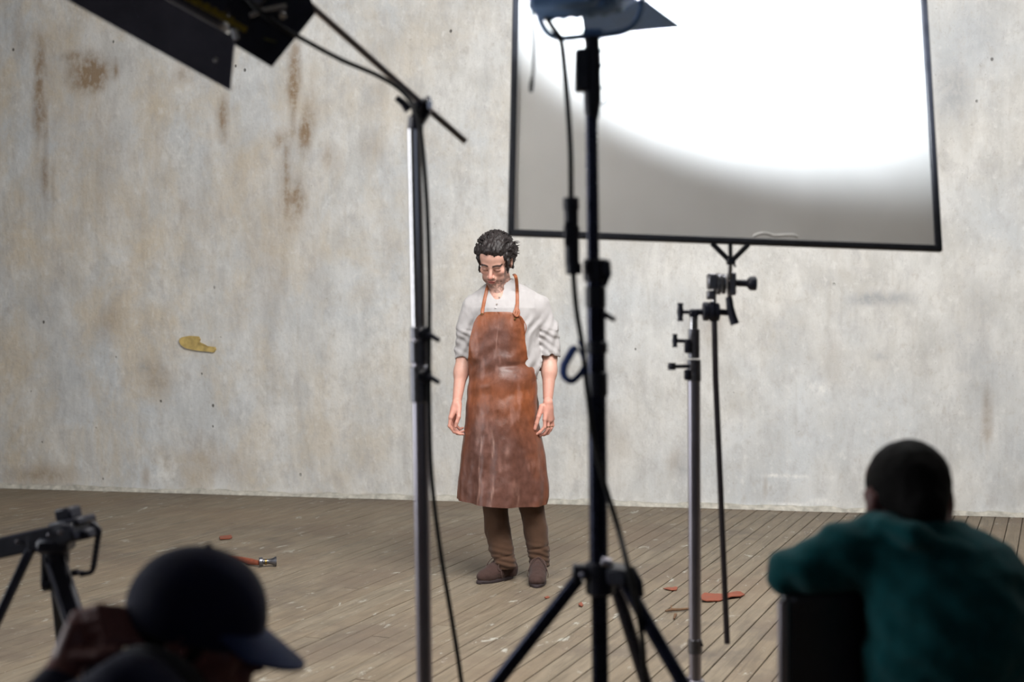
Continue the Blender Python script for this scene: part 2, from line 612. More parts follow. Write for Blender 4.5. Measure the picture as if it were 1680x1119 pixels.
HAIR_SHORT = mat('cropped_black_hair', (22, 20, 20), .85, 0, .35, 260, .5, 500, .2)

# diffusion cloth ----------------------------------------------
m = N('white_diffusion_cloth')
t = m.t
out = t.nodes['Material Output']
t.nodes.remove(m.b)
tc = m.coord()
nz = m.noise(tc, 3.0, 3)
ccol = m.mix(m.rng(nz, .35, .65), (.80, .80, .79), (.74, .74, .725))
dif = m.n('ShaderNodeBsdfDiffuse'); tr = m.n('ShaderNodeBsdfTranslucent')
m.l(ccol, dif.inputs[0]); m.l(ccol, tr.inputs[0])
mx = m.n('ShaderNodeMixShader'); mx.inputs[0].default_value = .42
m.l(dif.outputs[0], mx.inputs[1]); m.l(tr.outputs[0], mx.inputs[2]); m.l(mx.outputs[0], out.inputs[0])
DIFFUSION = m.m

def emis(name, rgb, strength):
    m = N(name)
    m.b.inputs['Emission Color'].default_value = (*rgb, 1)
    m.b.inputs['Emission Strength'].default_value = strength
    nz = m.noise(m.coord(), 20)
    m.col(m.mix(nz, (.8, .8, .8), (.9, .9, .9)))
    return m.m

# ------------------------------------------------------------ the room
WS, W0 = -.212, 10.03                      # wall line: y = W0 + WS x
WA = math.atan(WS)
UX = Vector((math.cos(WA), math.sin(WA), 0))
UN = Vector((-math.sin(WA), math.cos(WA), 0))   # points beyond the wall
def wall_u(px, py):
    k = (px - 840) / F
    d = W0 / (1 - WS * k)
    p = W(px, py, d)
    return (p - Vector((0, W0, 0))).dot(UX), p.z

def wall_plane(u, z, out=0.0):
    return Vector((0, W0, 0)) + UX * u - UN * out + Vector((0, 0, z))

# the far wall, with its stains kept as their own colour masks
nu, nzv = 560, 240
U = np.linspace(-6.6, 6.6, nu); Z = np.linspace(0, 4.6, nzv)
UU, ZZ = np.meshgrid(U, Z, indexing='ij')
PP = np.stack([UU, np.zeros_like(UU), ZZ], -1).astype(np.float32)
rel = (fbm(PP, 1.3, 4) - .5) * .02 + (fbm(PP * np.array([1, 1, .6], dtype=np.float32), 6, 3, 5) - .5) * .008
brown = np.zeros_like(UU); grey = np.zeros_like(UU); white = np.zeros_like(UU)
streak = fbm(PP * np.array([9, 1, 1.1], dtype=np.float32), 1.0, 4, 2.2)
rough_ = fbm(PP, 5, 4, 9.1)
def blob(arr, px, py, rx, ry, amt, st=.6, soft=1.0):
    u0, z0 = wall_u(px, py)
    u1, _ = wall_u(px + rx, py); _, z1 = wall_u(px, py - ry)
    r = np.sqrt(((UU - u0) / (u1 - u0)) ** 2 + ((ZZ - z0) / (z1 - z0)) ** 2)
    r = r + (rough_ - .5) * 1.3
    m_ = np.clip((1.15 - r) / soft, 0, 1)
    n_ = np.clip((streak - .5) * 4 + .6, 0, 1.3) * st + (1 - st)
    np.maximum(arr, min(amt * 1.6, 1.3) * m_ * n_, out=arr)
for a in ((150, 128, 42, 42, .85, .35), (190, 118, 9, 24, .7, .3), (120, 92, 22, 10, .5, .3), (80, 95, 16, 75, .55, .7),
          (74, 260, 8, 150, .8, .9), (88, 330, 7, 90, .6, .9), (365, 190, 14, 44, .8, .5), (300, 120, 26, 30, .35, .4),
          (482, 150, 14, 110, .7, .7), (500, 215, 22, 60, .8, .6), (492, 330, 16, 60, .75, .7), (455, 230, 14, 22, .5, .4),
          (540, 255, 26, 36, .5, .5), (610, 245, 30, 40, .25, .4), (180, 530, 30, 38, .32, .3), (255, 620, 40, 34, .3, .3),
          (95, 440, 14, 50, .3, .8), (240, 780, 8, 22, .6, .4), (490, 640, 10, 40, .3, .8), (350, 760, 60, 46, .28, .3),
          (1110, 765, 18, 28, .35, .6), (1255, 800, 5, 26, .55, .8), (1000, 720, 40, 60, .16, .8), (1370, 590, 22, 50, .15, .5),
          (620, 160, 20, 50, .3, .8), (330, 350, 60, 60, .15, .5), (66, 150, 14, 150, .45, .9), (95, 60, 10, 60, .4, .8), (470, 300, 8, 120, .45, .9), (515, 170, 8, 70, .5, .9), (345, 230, 10, 60, .35, .8), (420, 500, 60, 60, .14, .5), (60, 780, 90, 20, .35, .3), (640, 410, 16, 60, .2, .8),
          (240, 250, 40, 60, .16, .5), (1180, 530, 30, 60, .16, .7), (1620, 700, 8, 60, .3, .9), (455, 330, 90, 190, .2, .6),
          (170, 250, 120, 200, .15, .5), (840, 826, 700, 9, .5, .2), (30, 60, 12, 60, .35, .7)):
    blob(brown, *a)
for a in ((1440, 490, 60, 12, .5, .2), (1560, 160, 40, 90, .45, .2), (1600, 60, 60, 60, .3, .2), (1300, 540, 50, 50, .25, .3),
          (1000, 430, 60, 40, .12, .3), (90, 560, 70, 140, .3, .4), (60, 330, 60, 80, .22, .4), (235, 600, 14, 24, .4, .3),
          (500, 560, 60, 90, .12, .5), (1600, 560, 60, 100, .22, .4), (640, 80, 60, 40, .15, .4), (330, 430, 30, 60, .2, .5),
          (860, 822, 30, 6, .4, .2), (70, 800, 110, 7, .9, .1), (1445, 585, 24, 10, .5, .3), (1120, 770, 14, 24, .4, .3)):
    blob(grey, *a)
for a in ((1291, 781, 42, 1.6, 1.3, 0, .5), (1362, 784, 36, 1.6, 1.3, 0, .5), (1345, 822, 20, 6, .9, .2), (1265, 800, 14, 10, .6, .3),
          (1290, 828, 40, 4, .9, .1), (1345, 640, 25, 14, .5, .3), (260, 780, 40, 30, .4, .5), (430, 700, 40, 80, .25, .6),
          (640, 560, 90, 120, .2, .5), (770, 50, 60, 60, .25, .5), (300, 240, 70, 50, .2, .4)):
    blob(white, *a)
V = [(float(UU[i, j]), float(-rel[i, j]), float(ZZ[i, j])) for i in range(nu) for j in range(nzv)]
nF = nu * nzv
V += [(-6.6, .3, 0), (-6.6, .3, 4.6), (6.6, .3, 0), (6.6, .3, 4.6)]
Fq = [(i * nzv + j, (i + 1) * nzv + j, (i + 1) * nzv + j + 1, i * nzv + j + 1) for i in range(nu - 1) for j in range(nzv - 1)]
Fq += [(nF + 1, nF + 3, nF + 2, nF)]
Fq += [tuple([j for j in range(nzv)] + [nF + 1, nF])]
Fq += [tuple([(nu - 1) * nzv + j for j in range(nzv - 1, -1, -1)] + [nF + 2, nF + 3])]
Fq += [tuple([i * nzv + nzv - 1 for i in range(nu)] + [nF + 3, nF + 1])]
me = bpy.data.meshes.new('wall_back'); me.from_pydata(V, [], Fq); me.shade_smooth()
at = me.color_attributes.new('Col', 'FLOAT_COLOR', 'POINT')
cc = np.zeros((len(V), 4), dtype=np.float32); cc[:, 3] = 1
cc[:nF, 0] = brown.ravel(); cc[:nF, 1] = grey.ravel(); cc[:nF, 2] = white.ravel()
at.data.foreach_set('color', cc.ravel())
wall = new_obj('wall_back', me, PLASTER)
wall.location = (0, W0, 0); wall.rotation_euler = (0, 0, WA)
wall['kind'] = 'structure'; wall['label'] = 'pale old plaster wall with brown drip stains and scuffs'

def wall_local(b, name, matr, parent, label=None):
    """parts of the wall: built in wall coordinates"""
    me = bpy.data.meshes.new(name); me.from_pydata([tuple(v) for v in b.v], [], b.f)
    me.shade_smooth(); me.set_sharp_from_angle(angle=R(40))
    return new_obj(name, me, matr, parent, label)

# ochre patch where the plaster has come away
OCHRE = mat('ochre_old_plaster', (184, 160, 100), .9, 0, .25, 22, .4, 120)
pts = [(296, 556), (301, 553), (312, 551), (326, 552), (329, 557), (327, 561), (334, 564), (341, 568), (349, 570), (353, 569), (355, 573), (352, 578), (344, 577), (332, 576), (318, 574), (306, 571), (299, 566), (296, 561)]
b = MB(); uv = [wall_u(*p) for p in pts]
top = [(u, -.022, z) for u, z in uv]; bot = [(u + (.004 if i else 0), .01, z) for i, (u, z) in enumerate(uv)]
n = len(uv); cu = sum(p[0] for p in uv) / n; cz = sum(p[1] for p in uv) / n
b.add(top + bot + [(cu, -.017, cz)], [(i, (i + 1) % n, 2 * n) for i in range(n)] + [(i, i + n, (i + 1) % n + n, (i + 1) % n) for i in range(n)])
wall_local(b, 'bare_patch', OCHRE, wall, 'small fish-shaped ochre patch of bare old plaster')

# uneven mortar foot of the wall
m2 = mat('crumbly_mortar', (186, 182, 172), .95, 0, .3, 22, .6, 90)
b = MB(); nn = 330; vs = []
for i in range(nn + 1):
    u = -6.3 + 12.6 * i / nn
    q = np.array([[u, 0, 0]], dtype=np.float32)
    h = .004 + .034 * float(fbm(q, 2.2, 4, 1.7)[0]) + .014 * float(vnoise(q, 14)[0])
    w = .014 + .022 * float(fbm(q, 5, 3, 3.1)[0])
    vs += [(u, .02, 0), (u, -w - .012, 0), (u, -w - .008, h * .4), (u, -w * .45 - .012, h), (u, .02, h + .004)]
fs = [(i * 5 + k, i * 5 + k + 1, i * 5 + 6 + k, i * 5 + 5 + k) for i in range(nn) for k in range(4)]
b.add(vs, fs)
o = wall_local(b, 'trim_1', m2, None, 'uneven crumbly mortar foot along the plaster wall')
o.location = (0, W0, 0); o.rotation_euler = (0, 0, WA); o['kind'] = 'structure'

def slab(name, corners, th, matr, up=Vector((0, 0, 1)), label=None):
    b = MB(); q = [Vector(c) for c in corners]
    b.add(q + [p + up * th for p in q], [(0, 1, 2, 3), (7, 6, 5, 4), (0, 4, 5, 1), (1, 5, 6, 2), (2, 6, 7, 3), (3, 7, 4, 0)])
    o = b.build(name, matr); o['kind'] = 'structure'
    if label: o['label'] = label
    return o
BL = wall_plane(-6.3, 0, 0); BR = wall_plane(6.3, 0, 0)
FL = wall_plane(-6.3, 0, 13.5); FR = wall_plane(6.3, 0, 13.5)
hz = Vector((0, 0, 4.6))
slab('wall_left', [FL, BL, BL + hz, FL + hz], .25, PLAIN_WALL, -UX, 'dim plain plaster side wall')
slab('wall_right', [FR, BR, BR + hz, FR + hz], .25, PLAIN_WALL, UX, 'dim plain plaster wall opposite')
slab('wall_front', [FL, FR, FR + hz, FL + hz], .25, PLAIN_WALL, -UN, 'dim plain plaster wall behind the crew')
slab('ceiling', [FL + hz, FR + hz, BR + hz, BL + hz], .2, PLAIN_WALL, label='dim flat plaster ceiling')

fl = slab('floor', [FL + Vector((0, 0, -.2)), FR + Vector((0, 0, -.2)), BR + Vector((0, 0, -.2)) + UN * .3, BL + Vector((0, 0, -.2)) + UN * .3], .178, SUBFLOOR,
          label='worn grey-brown floor of narrow boards with paint specks')
# boards
bd = Vector((math.sin(PA), math.cos(PA), 0)); bn = Vector((math.cos(PA), -math.sin(PA), 0))
PW = .0845
unit = MB()
hw, th, cf = (PW - .0042) / 2, .02, .0022
prof = [(-hw, -th), (hw, -th), (hw, -cf), (hw - cf, 0), (-hw + cf, 0), (-hw, -cf)]
unit.add([(x, y, z) for y in (-.5, .5) for x, z in prof],
         [tuple(range(5, -1, -1)), tuple(range(6, 12))] + [(k, (k + 1) % 6, (k + 1) % 6 + 6, k + 6) for k in range(6)])
ume = bpy.data.meshes.new('plank'); ume.from_pydata(unit.v, [], unit.f); ume.materials.append(BOARDS)
def line_clip(p):
    """range along the board inside the room"""
    lo, hi = -99, 99
    for (q, nrm) in ((FL, UX), (BR, -UX), (FL, UN), (BR + UN * .02, -UN)):
        a = (bn * p - q).dot(nrm); bb = bd.dot(nrm)
        if abs(bb) < 1e-6: continue
        t = -a / bb
        if bb > 0: lo = max(lo, t)
        else: hi = min(hi, t)
    return lo, hi
rest = MB(); count = 0; o0 = fl.location.copy()
rp = random.Random(11)
for i in range(-118, 70):
    p = i * PW
    lo, hi = line_clip(p)
    if hi - lo < .1: continue
    s = lo - rp.random() * 2
    while s < hi:
        L = rp.uniform(2.6, 4.6)
        a, e = max(s, lo), min(s + L, hi)
        s += L
        if e - a < .05: continue
        seen = False
        for k in range(7):
            q = bn * p + bd * (a + (e - a) * k / 6)
            if q.y > 4.9:
                px = 840 + q.x / q.y * F
                if -40 < px < 1720: seen = True
        c = bn * p + bd * ((a + e) / 2)
        z = rp.uniform(-.0022, 0)
        if seen and count < 300:
            o = bpy.data.objects.new('plank', ume); COL.objects.link(o); o.parent = fl
            o.location = c + Vector((0, 0, z)) - o0
            o.rotation_euler = (rp.uniform(-.0003, .0003), rp.uniform(-.012, .012), -PA)
            o.scale = (1, e - a - .003, 1)
            count += 1
        else:
            vs = []
            for y in (a + .0015, e - .0015):
                for x, zz in prof:
                    vs.append(bn * (p + x) + bd * y + Vector((0, 0, zz + z)))
            rest.add(vs, [tuple(range(5, -1, -1)), tuple(range(6, 12))] + [(k, (k + 1) % 6, (k + 1) % 6 + 6, k + 6) for k in range(6)])
print('planks', count)
o = rest.build('plank_field', BOARDS, fl, fix=True); o['kind'] = 'stuff'; o['label'] = 'further floor boards under the crew'

# ------------------------------------------------------------ standing man
MD = 7.2
def M(px, py, dy=0.0):
    return W(px, py, MD + dy)
def mz(py):
    return CZ + (HY - py) / F * MD
man = thing('person', (0.0, MD, 0), 'bearded dark-haired person with bowed head in grey linen shirt and long brown leather apron', 'person')

def rotm(*ax):
    m = Matrix.Identity(3)
    for a, k in ax:
        m = m @ Matrix.Rotation(R(a), 3, k)
    return m

def head_prims(neck=True):
    P = [(ell((0, .012, .032), (.076, .096, .083)), .01), (ell((0, -.028, -.035), (.057, .062, .083)), .03),
         (rc((0, -.074, -.098), (0, -.070, -.1), .021), .022),
         (rc((-.034, -.054, -.07), (.034, -.054, -.07), .018), .03),
         (ell((-.043, -.066, -.018), (.018, .016, .018)), .02), (ell((.043, -.066, -.018), (.018, .016, .018)), .02),
         (ell((-.024, -.083, .020), (.026, .011, .009)), .012), (ell((.024, -.083, .020), (.026, .011, .009)), .012),
         (ell((0, -.055, .055), (.055, .035, .045)), .03)]
    Q = [(ell((-.031, -.099, .000), (.017, .016, .012)), .014), (ell((.031, -.099, .000), (.017, .016, .012)), .014)]
    T = [(ell((-.031, -.078, .000), (.0165, .0125, .0105)), .004), (ell((.031, -.078, .000), (.0165, .0125, .0105)), .004),
         (rc((0, -.088, .012), (0, -.112, -.030), .0075, .0105), .012),
         (rc((-.012, -.101, -.035), (-.010, -.098, -.036), .0078), .006), (rc((.012, -.101, -.035), (.010, -.098, -.036), .0078), .006),
         (ell((0, -.092, -.052), (.026, .012, .012)), .012),
         (ell((0, -.0985, -.0585), (.023, .0085, .0042)), .004), (ell((0, -.0965, -.0675), (.020, .009, .0055)), .004),
         (ell((-.078, .010, -.008), (.008, .018, .031), rotm((-22, 'Z'))), .008), (ell((.078, .010, -.008), (.008, .018, .031), rotm((22, 'Z'))), .008),
         (ell((-.083, .014, .004), (.005, .020, .024), rotm((-22, 'Z'))), .006), (ell((.083, .014, .004), (.005, .020, .024), rotm((22, 'Z'))), .006)]
    return P, Q, T

def put_head(f, HM, HC, sc=1.0):
    P, Q, T = head_prims()
    HMs = np.array(HM) * 1.0
    for p, k in P: f.add(xf(p, HMs, HC), k)
    for p, k in Q: f.sub(xf(p, HMs, HC), k)
    for p, k in T: f.add(xf(p, HMs, HC), k)
    for s_ in (-1, 1):
        f.sub(xf(ell((s_ * .089, -.001, -.004), (.006, .009, .014)), HMs, HC), .004)

HM = rotm((-12, 'Z'), (4, 'Y'), (33, 'X'))
HC = M(812, 428, -.055)
def H(x, y, z):
    return HC + HM @ Vector((x, y, z))

body = SDF((-.36, MD - .32, .06), (.29, MD + .22, 1.80), .0034)
put_head(body, HM, HC)
nk = M(824, 482, .015)
body.add(rc(H(0, .030, -.045), nk, .052, .060), .02)
body.add(rc(H(0, -.035, -.075), M(818, 492, -.05), .032, .04), .02)
body.add(rings([(mz(478), M(824, 0).x, MD + .01, .08, .06), (mz(492), M(829, 0).x, MD + .005, .135, .08), (mz(510), M(830, 0).x, MD + 0, .155, .10),
                (mz(560), M(829, 0).x, MD, .145, .10), (mz(610), M(829, 0).x, MD, .135, .095), (mz(660), M(829, 0).x, MD, .155, .105), (mz(700), M(829, 0).x, MD, .15, .1)]), .03)
LS, RS = M(773, 497, .01), M(889, 494, .01)
LE, RE = M(760, 588, .03), M(902, 588, .02)
LW, RW = M(750, 656, -.05), M(899, 652, -.05)
for s0, e0, w0, q in ((LS, LE, LW, 1), (RS, RE, RW, 1.06)):
    body.add(rc(s0 + Vector((-.008 if s0.x > 0 else .008, .01, -.028)), e0, .036, .032 * q), .02)
    body.add(rc(e0, e0.lerp(w0, .35), .036 * q, .036 * q), .015)
    body.add(rc(e0.lerp(w0, .3), w0, .035 * q, .0235 * q), .02)
for hx, kx, ax, kd, ad in ((808, 811, 824, .0, -.08), (856, 871, 884, -.01, -.02)):
    body.add(rc(M(hx, 700, 0), M(kx, 810, kd), .075, .05), .03)
    body.add(rc(M(kx, 810, kd), M(ax, 925, ad), .05, .035), .02)

def hand(f, wrist, knuckles, fingers, thumb, hd, k=.008):
    for kp in knuckles:
        f.add(rc(wrist, kp, .0195, .0125), .012)
    f.add(rc(wrist.lerp((knuckles[1] + knuckles[2]) / 2, .35), (knuckles[1] + knuckles[2]) / 2, .022, .016), .015)
    for ch, rr in fingers:
        for i in range(len(ch) - 1):
            f.add(rc(ch[i], ch[i + 1], rr[i], rr[i + 1]), .004)
    for i in range(len(thumb[0]) - 1):
        f.add(rc(thumb[0][i], thumb[0][i + 1], thumb[1][i], thumb[1][i + 1]), .009 if i == 0 else .004)
fr = (.0098, .0090, .0082, .0066)
hl = -.07
lk = [M(739.5, 685, hl - .022), M(741, 686, hl), M(743.5, 686, hl + .02), M(747, 684, hl + .038)]
hand(body, M(749.5, 663, hl + .005), lk,
     [([lk[0], M(737.5, 699, hl - .024), M(745, 708.5, hl - .018), M(755, 712.5, hl - .01)], fr),
      ([lk[1], M(741, 702, hl), M(750, 711, hl + .003), M(760, 712.5, hl + .006)], fr),
      ([lk[2], M(744, 702, hl + .02), M(752.5, 710, hl + .021), M(760.5, 707.5, hl + .022)], fr),
      ([lk[3], M(747.5, 697, hl + .038), M(754, 704, hl + .038), M(759.5, 702, hl + .037)], (.0085, .008, .007, .006))],
     ([M(753, 668, hl - .01), M(752.5, 684, hl - .032), M(749.5, 693, hl - .036), M(747.5, 700, hl - .036)], (.014, .0108, .0095, .0078)), None)
hr = -.07
rk = [M(894, 688, hr - .022), M(899, 689, hr - .004), M(903, 689, hr + .014), M(906, 687, hr + .032)]
hand(body, M(899, 661, hr + .003), rk,
     [([rk[0], M(893.5, 701, hr - .026), M(886, 709, hr - .026), M(879, 713.5, hr - .022)], fr),
      ([rk[1], M(899.5, 703, hr - .008), M(893, 711.5, hr - .008), M(886, 715, hr - .004)], fr),
      ([rk[2], M(904, 702, hr + .012), M(899, 710.5, hr + .013), M(892, 714, hr + .015)], fr),
      ([rk[3], M(907, 698, hr + .032), M(903, 706, hr + .033), M(897, 710, hr + .034)], (.0085, .008, .007, .006))],
     ([M(889, 667, hr - .012), M(883.5, 684, hr - .03), M(880.5, 694, hr - .034), M(877.5, 704, hr - .036)], (.0145, .0112, .0098, .008)), None)

def man_color(V):
    n = len(V)
    c = np.tile(np.array(lin((198, 154, 138)), dtype=np.float32), (n, 1))
    L = (V - np.array(HC)) @ np.array(HM)
    x, y, z = L[:, 0], L[:, 1], L[:, 2]
    ax = np.abs(x)
    nz = fbm(V.astype(np.float32), 220, 2)
    def put(mask, col, a=1.0):
        mm = (np.clip(mask, 0, 1) * a)[:, None]
        c[:] = c * (1 - mm) + np.array(lin(col), dtype=np.float32) * mm
    head = (np.abs(z) < .2) & (ax < .12) & (np.abs(y) < .15)
    hm = head.astype(float)
    hands = np.clip((mz(600) - V[:, 2]) / .2, 0, 1)
    put(hands, (198, 136, 120), .6)
    put(hm * np.clip(1 - np.sqrt((x / .02) ** 2 + ((z + .03) / .02) ** 2), 0, 1) * (y < -.085), (205, 122, 108), .6)
    put(hm * np.clip(1.3 - np.sqrt(((ax - .045) / .025) ** 2 + ((z + .02) / .02) ** 2), 0, 1) * (y < -.03), (202, 136, 120), .2)
    # beard and moustache
    jaw = np.clip((-.052 - z) / .016 + (ax - .02) * 6, 0, 1) * (y < .01) * (z > -.12) * (z < -.028 - .0) * np.clip((ax - .012) / .012 + (z < -.075), 0, 1)
    side = ((ax > .055) & (z < .02) & (z > -.09) & (y < -.0) & (y > -.055)).astype(float)
    mous = np.clip(1.4 - np.sqrt((x / .030) ** 2 + ((z + .050) / .0065) ** 2) * 1.0, 0, 1) * (y < -.08)
    chin = np.clip(1.3 - np.sqrt((x / .034) ** 2 + ((z + .093) / .020) ** 2), 0, 1) * (y < -.05)
    bd_ = np.maximum(np.maximum(jaw, side), np.maximum(mous, chin)) * hm
    put(bd_ * np.clip(.75 + (nz - .5) * 1.2, .2, 1) * (z > -.122) , (66, 50, 46), .82)
    put(hm * np.clip(1.25 - np.sqrt((x / .023) ** 2 + ((z + .063) / .0085) ** 2), 0, 1) * 2 * (y < -.088), (186, 96, 92), .8)
    put(hm * (np.abs(z + .0628) < .0018) * (ax < .021) * (y < -.08), (92, 46, 44), .8)
    arch = .022 + .006 * (1 - ((ax - .032) / .022) ** 2)
    put(hm * np.clip(1.6 - np.abs(z - arch) / .0045, 0, 1) * (ax > .010) * (ax < .055) * (y < -.05), (34, 25, 24), 1.0)
    put(hm * (np.abs(z + .006) < .0024) * (ax > .016) * (ax < .046) * (y < -.07), (44, 30, 30), .85)
    put(hm * np.clip(1.2 - np.sqrt(((ax - .031) / .02) ** 2 + ((z - .003) / .012) ** 2), 0, 1) * (y < -.06), (180, 124, 110), .15)
    # chest hair
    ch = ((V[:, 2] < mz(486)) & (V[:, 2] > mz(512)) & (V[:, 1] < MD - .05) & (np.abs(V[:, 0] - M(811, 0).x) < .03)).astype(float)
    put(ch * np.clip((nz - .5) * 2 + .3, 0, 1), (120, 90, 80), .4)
    return c
body.mesh('body', SKIN, man, color=man_color)

# hair
hair = SDF((HC.x - .16, HC.y - .17, HC.z - .13), (HC.x + .17, HC.y + .19, HC.z + .18), .0026)
def hp(p, k=.01): hair.add(xf(p, np.array(HM), HC), k)
def hs(p, k=.008): hair.sub(xf(p, np.array(HM), HC), k)
hp(ell((0, .022, .050), (.090, .104, .082)))
hp(ell((0, -.035, .098), (.055, .055, .032)), .03)
hs(ell((0, -.135, -.03), (.074, .10, .108)), .012)
hs(ell((-.052, -.115, .048), (.032, .06, .03)), .01)
hs(ell((.052, -.115, .048), (.032, .06, .03)), .01)
hs(ell((0, -.03, -.13), (.2, .11, .10)), .01)
hs(ell((-.085, -.012, -.022), (.03, .030, .036)), .008); hs(ell((.085, -.012, -.022), (.03, .030, .036)), .008)
for s_ in (-1, 1):
    hp(rc((s_ * .076, -.036, .03), (s_ * .070, -.036, -.045), .010, .005), .008)
    hp(rc((s_ * .082, .03, .03), (s_ * .066, .06, -.06), .022, .014), .02)
hp(rc((.078, .03, .07), (.112, .04, .062), .026, .008), .02)
hp(rc((.08, .01, .05), (.108, .01, .03), .018, .006), .02)
hp(rc((-.078, .0, .06), (-.103, .02, .035), .02, .008), .02)
hp(rc((0, -.05, .108), (.02, .02, .128), .024, .018), .03)
hp(rc((.03, -.02, .112), (.05, .04, .115), .02, .014), .03)
Lf = np.array(HM)
def hair_disp(P):
    Q = (P - np.array(HC)) @ Lf
    q = Q * np.array([1.0, .22, .5], dtype=np.float32)
    return (fbm(q.astype(np.float32), 90, 3) - .5) * .016 + (fbm(Q.astype(np.float32), 30, 2, 4) - .5) * .014
hair.disp(hair_disp)
ho = hair.mesh('hair', HAIR, man)
b = MB(); rh = random.Random(5)
for i in range(230):
    th = rh.uniform(-math.pi, math.pi); ph = rh.uniform(.15, 1.25)
    d = Vector((math.sin(ph) * math.cos(th), math.sin(ph) * math.sin(th), math.cos(ph)))
    if d.y < -.45 and d.z < .72: continue
    p = Vector((d.x * .092, .022 + d.y * .104, .052 + d.z * .088))
    dirv = Vector((d.x * .5, .9, -.15)) + Vector((rh.uniform(-.3, .3), rh.uniform(-.3, .3), rh.uniform(-.3, .3)))
    dirv = (dirv - d * dirv.dot(d) * .85).normalized()
    L = rh.uniform(.025, .055)
    b.tube([H(*p), H(*(p + d * .006 + dirv * L * .5)), H(*(p - d * .002 + dirv * L))], [.0040, .0034, .0008], 5)
for i in range(26):
    s0 = Vector((.085, rh.uniform(-.01, .06), rh.uniform(.02, .09)))
    e0 = s0 + Vector((rh.uniform(.02, .042), rh.uniform(0, .02), rh.uniform(-.015, .02)))
    b.tube([H(*s0), H(*((s0 + e0) / 2 + Vector((0, 0, .006)))), H(*e0)], [.004, .003, .0006], 5)
b.build('stray_locks', HAIR, ho)

# shirt
shirt = SDF((-.38, MD - .26, .88), (.36, MD + .24, 1.57), .0042)
X = lambda px: M(px, 0).x
sx = X
shirt.add(rings([(mz(622), X(828), MD + .0, .168, .118), (mz(600), X(828), MD + .0, .166, .120), (mz(570), X(829), MD, .166, .118), (mz(530), X(830), MD + .0, .180, .122),
                 (mz(505), X(831), MD + .003, .186, .118), (mz(490), X(831), MD + .008, .178, .10), (mz(478), X(830), MD + .012, .152, .085), (mz(468), X(827), MD + .02, .104, .074), (mz(461), X(824), MD + .025, .064, .070), (mz(457), X(824), MD + .03, .058, .064)]), .02)
for s0, e0, r0, r1, bend in ((M(774, 502, .01), M(761, 583, .03), .050, .043, -4), (M(886, 502, .01), M(902, 581, .02), .051, .051, 5)):
    mid = s0.lerp(e0, .5) + Vector((bend / 324, 0, 0))
    shirt.add(rc(s0, mid, r0, (r0 + r1) / 2), .03)
    shirt.add(rc(mid, e0, (r0 + r1) / 2, r1), .02)
    dv = (e0 - mid).normalized()
    shirt.add(rc(e0 - dv * .032, e0 - dv * .004, r1 + .003, r1 + .006), .004)
    shirt.add(rc(e0 - dv * .016, e0 + dv * .001, r1 + .005, r1 + .004), .003)
# shirt bagging out at the camera-right hip
shirt.add(ell(M(880, 596, -.01), (.034, .05, .075)), .02)
shirt.sub(rc(M(820, 440, -.10), M(812, 474, -.14), .030, .024), .008)
shirt.sub(rc(M(812, 474, -.15), M(811, 507, -.135), .030, .004), .006)
shirt.sub(rc(H(0, .030, -.045), nk + Vector((0, 0, .03)), .058, .058), .004)
for e0, w0, rr in ((M(761, 585, .03), LW, .036), (M(902, 583, .02), RW, .046)):
    dv = (w0 - e0).normalized()
    shirt.sub(rc(e0 + dv * .055, e0 + dv * .09, rr + .02, rr + .02), .004)
    shirt.sub(rc(e0 + dv * .012, e0 + dv * .07, rr - .002, rr), .004)
def shirt_fold(P):
    d = (fbm(P * np.array([1.5, 1, .8], dtype=np.float32), 14, 3) - .5) * .013
    x, z = P[:, 0], P[:, 2]
    sl = (np.abs(x - X(830)) > .17) & (z < mz(540))
    w = np.sin((z * 150 + x * 90) + 4 * vnoise(P, 20)) * .0020 * sl
    w2 = np.sin(x * 120 - z * 60 + 5 * vnoise(P, 9, 3)) * .0030 * np.clip((mz(505) - z) * 12, 0, 1) * (np.abs(x - X(830)) > .09)
    return d + w + w2
shirt.disp(shirt_fold)
def shirt_col(V):
    c = np.tile(np.array(lin((168, 164, 164)), dtype=np.float32), (len(V), 1))
    return c * (.95 + .1 * vnoise(V.astype(np.float32), 25))[:, None]
sh = shirt.mesh('shirt', LINEN, man, color=shirt_col)
def on_shirt(px, py, lift=.004):
    x, z = M(px, py).x, M(px, py).z
    d = shirt.depth(x, z)
    d = MD - .1 if d is None else d
    p = W(px, py, d)
    d2 = shirt.depth(p.x, p.z)
    return W(px, py, (d if d2 is None else d2) - lift)
def ribbon(b, pts, w, t=.0016, up=(0, 1, 0)):
    b.tube(pts, w, 8, flat=t / w, up=up)
b = MB()
ribbon(b, spline([on_shirt(px, py, .003) for px, py in ((821, 474), (819, 484), (816, 495), (813, 506))], 5), .006)
b.build('placket', LINEN, sh)
for p in ((819, 488), (815, 499)):
    b = MB(); q = on_shirt(*p, .006); b.cyl(q, q - Vector((0, .003, 0)), .0045, seg=12)
    o = b.build('button', mat('shell_button', (150, 140, 134), .3), sh)
me_ = sh.data
LINENPLAIN = mat('linen_band', (168, 164, 164), .9, 0, .05, 200)
for ch_ in sh.children:
    if ch_.name.startswith('placket'):
        ch_.data.materials.clear(); ch_.data.materials.append(LINENPLAIN)

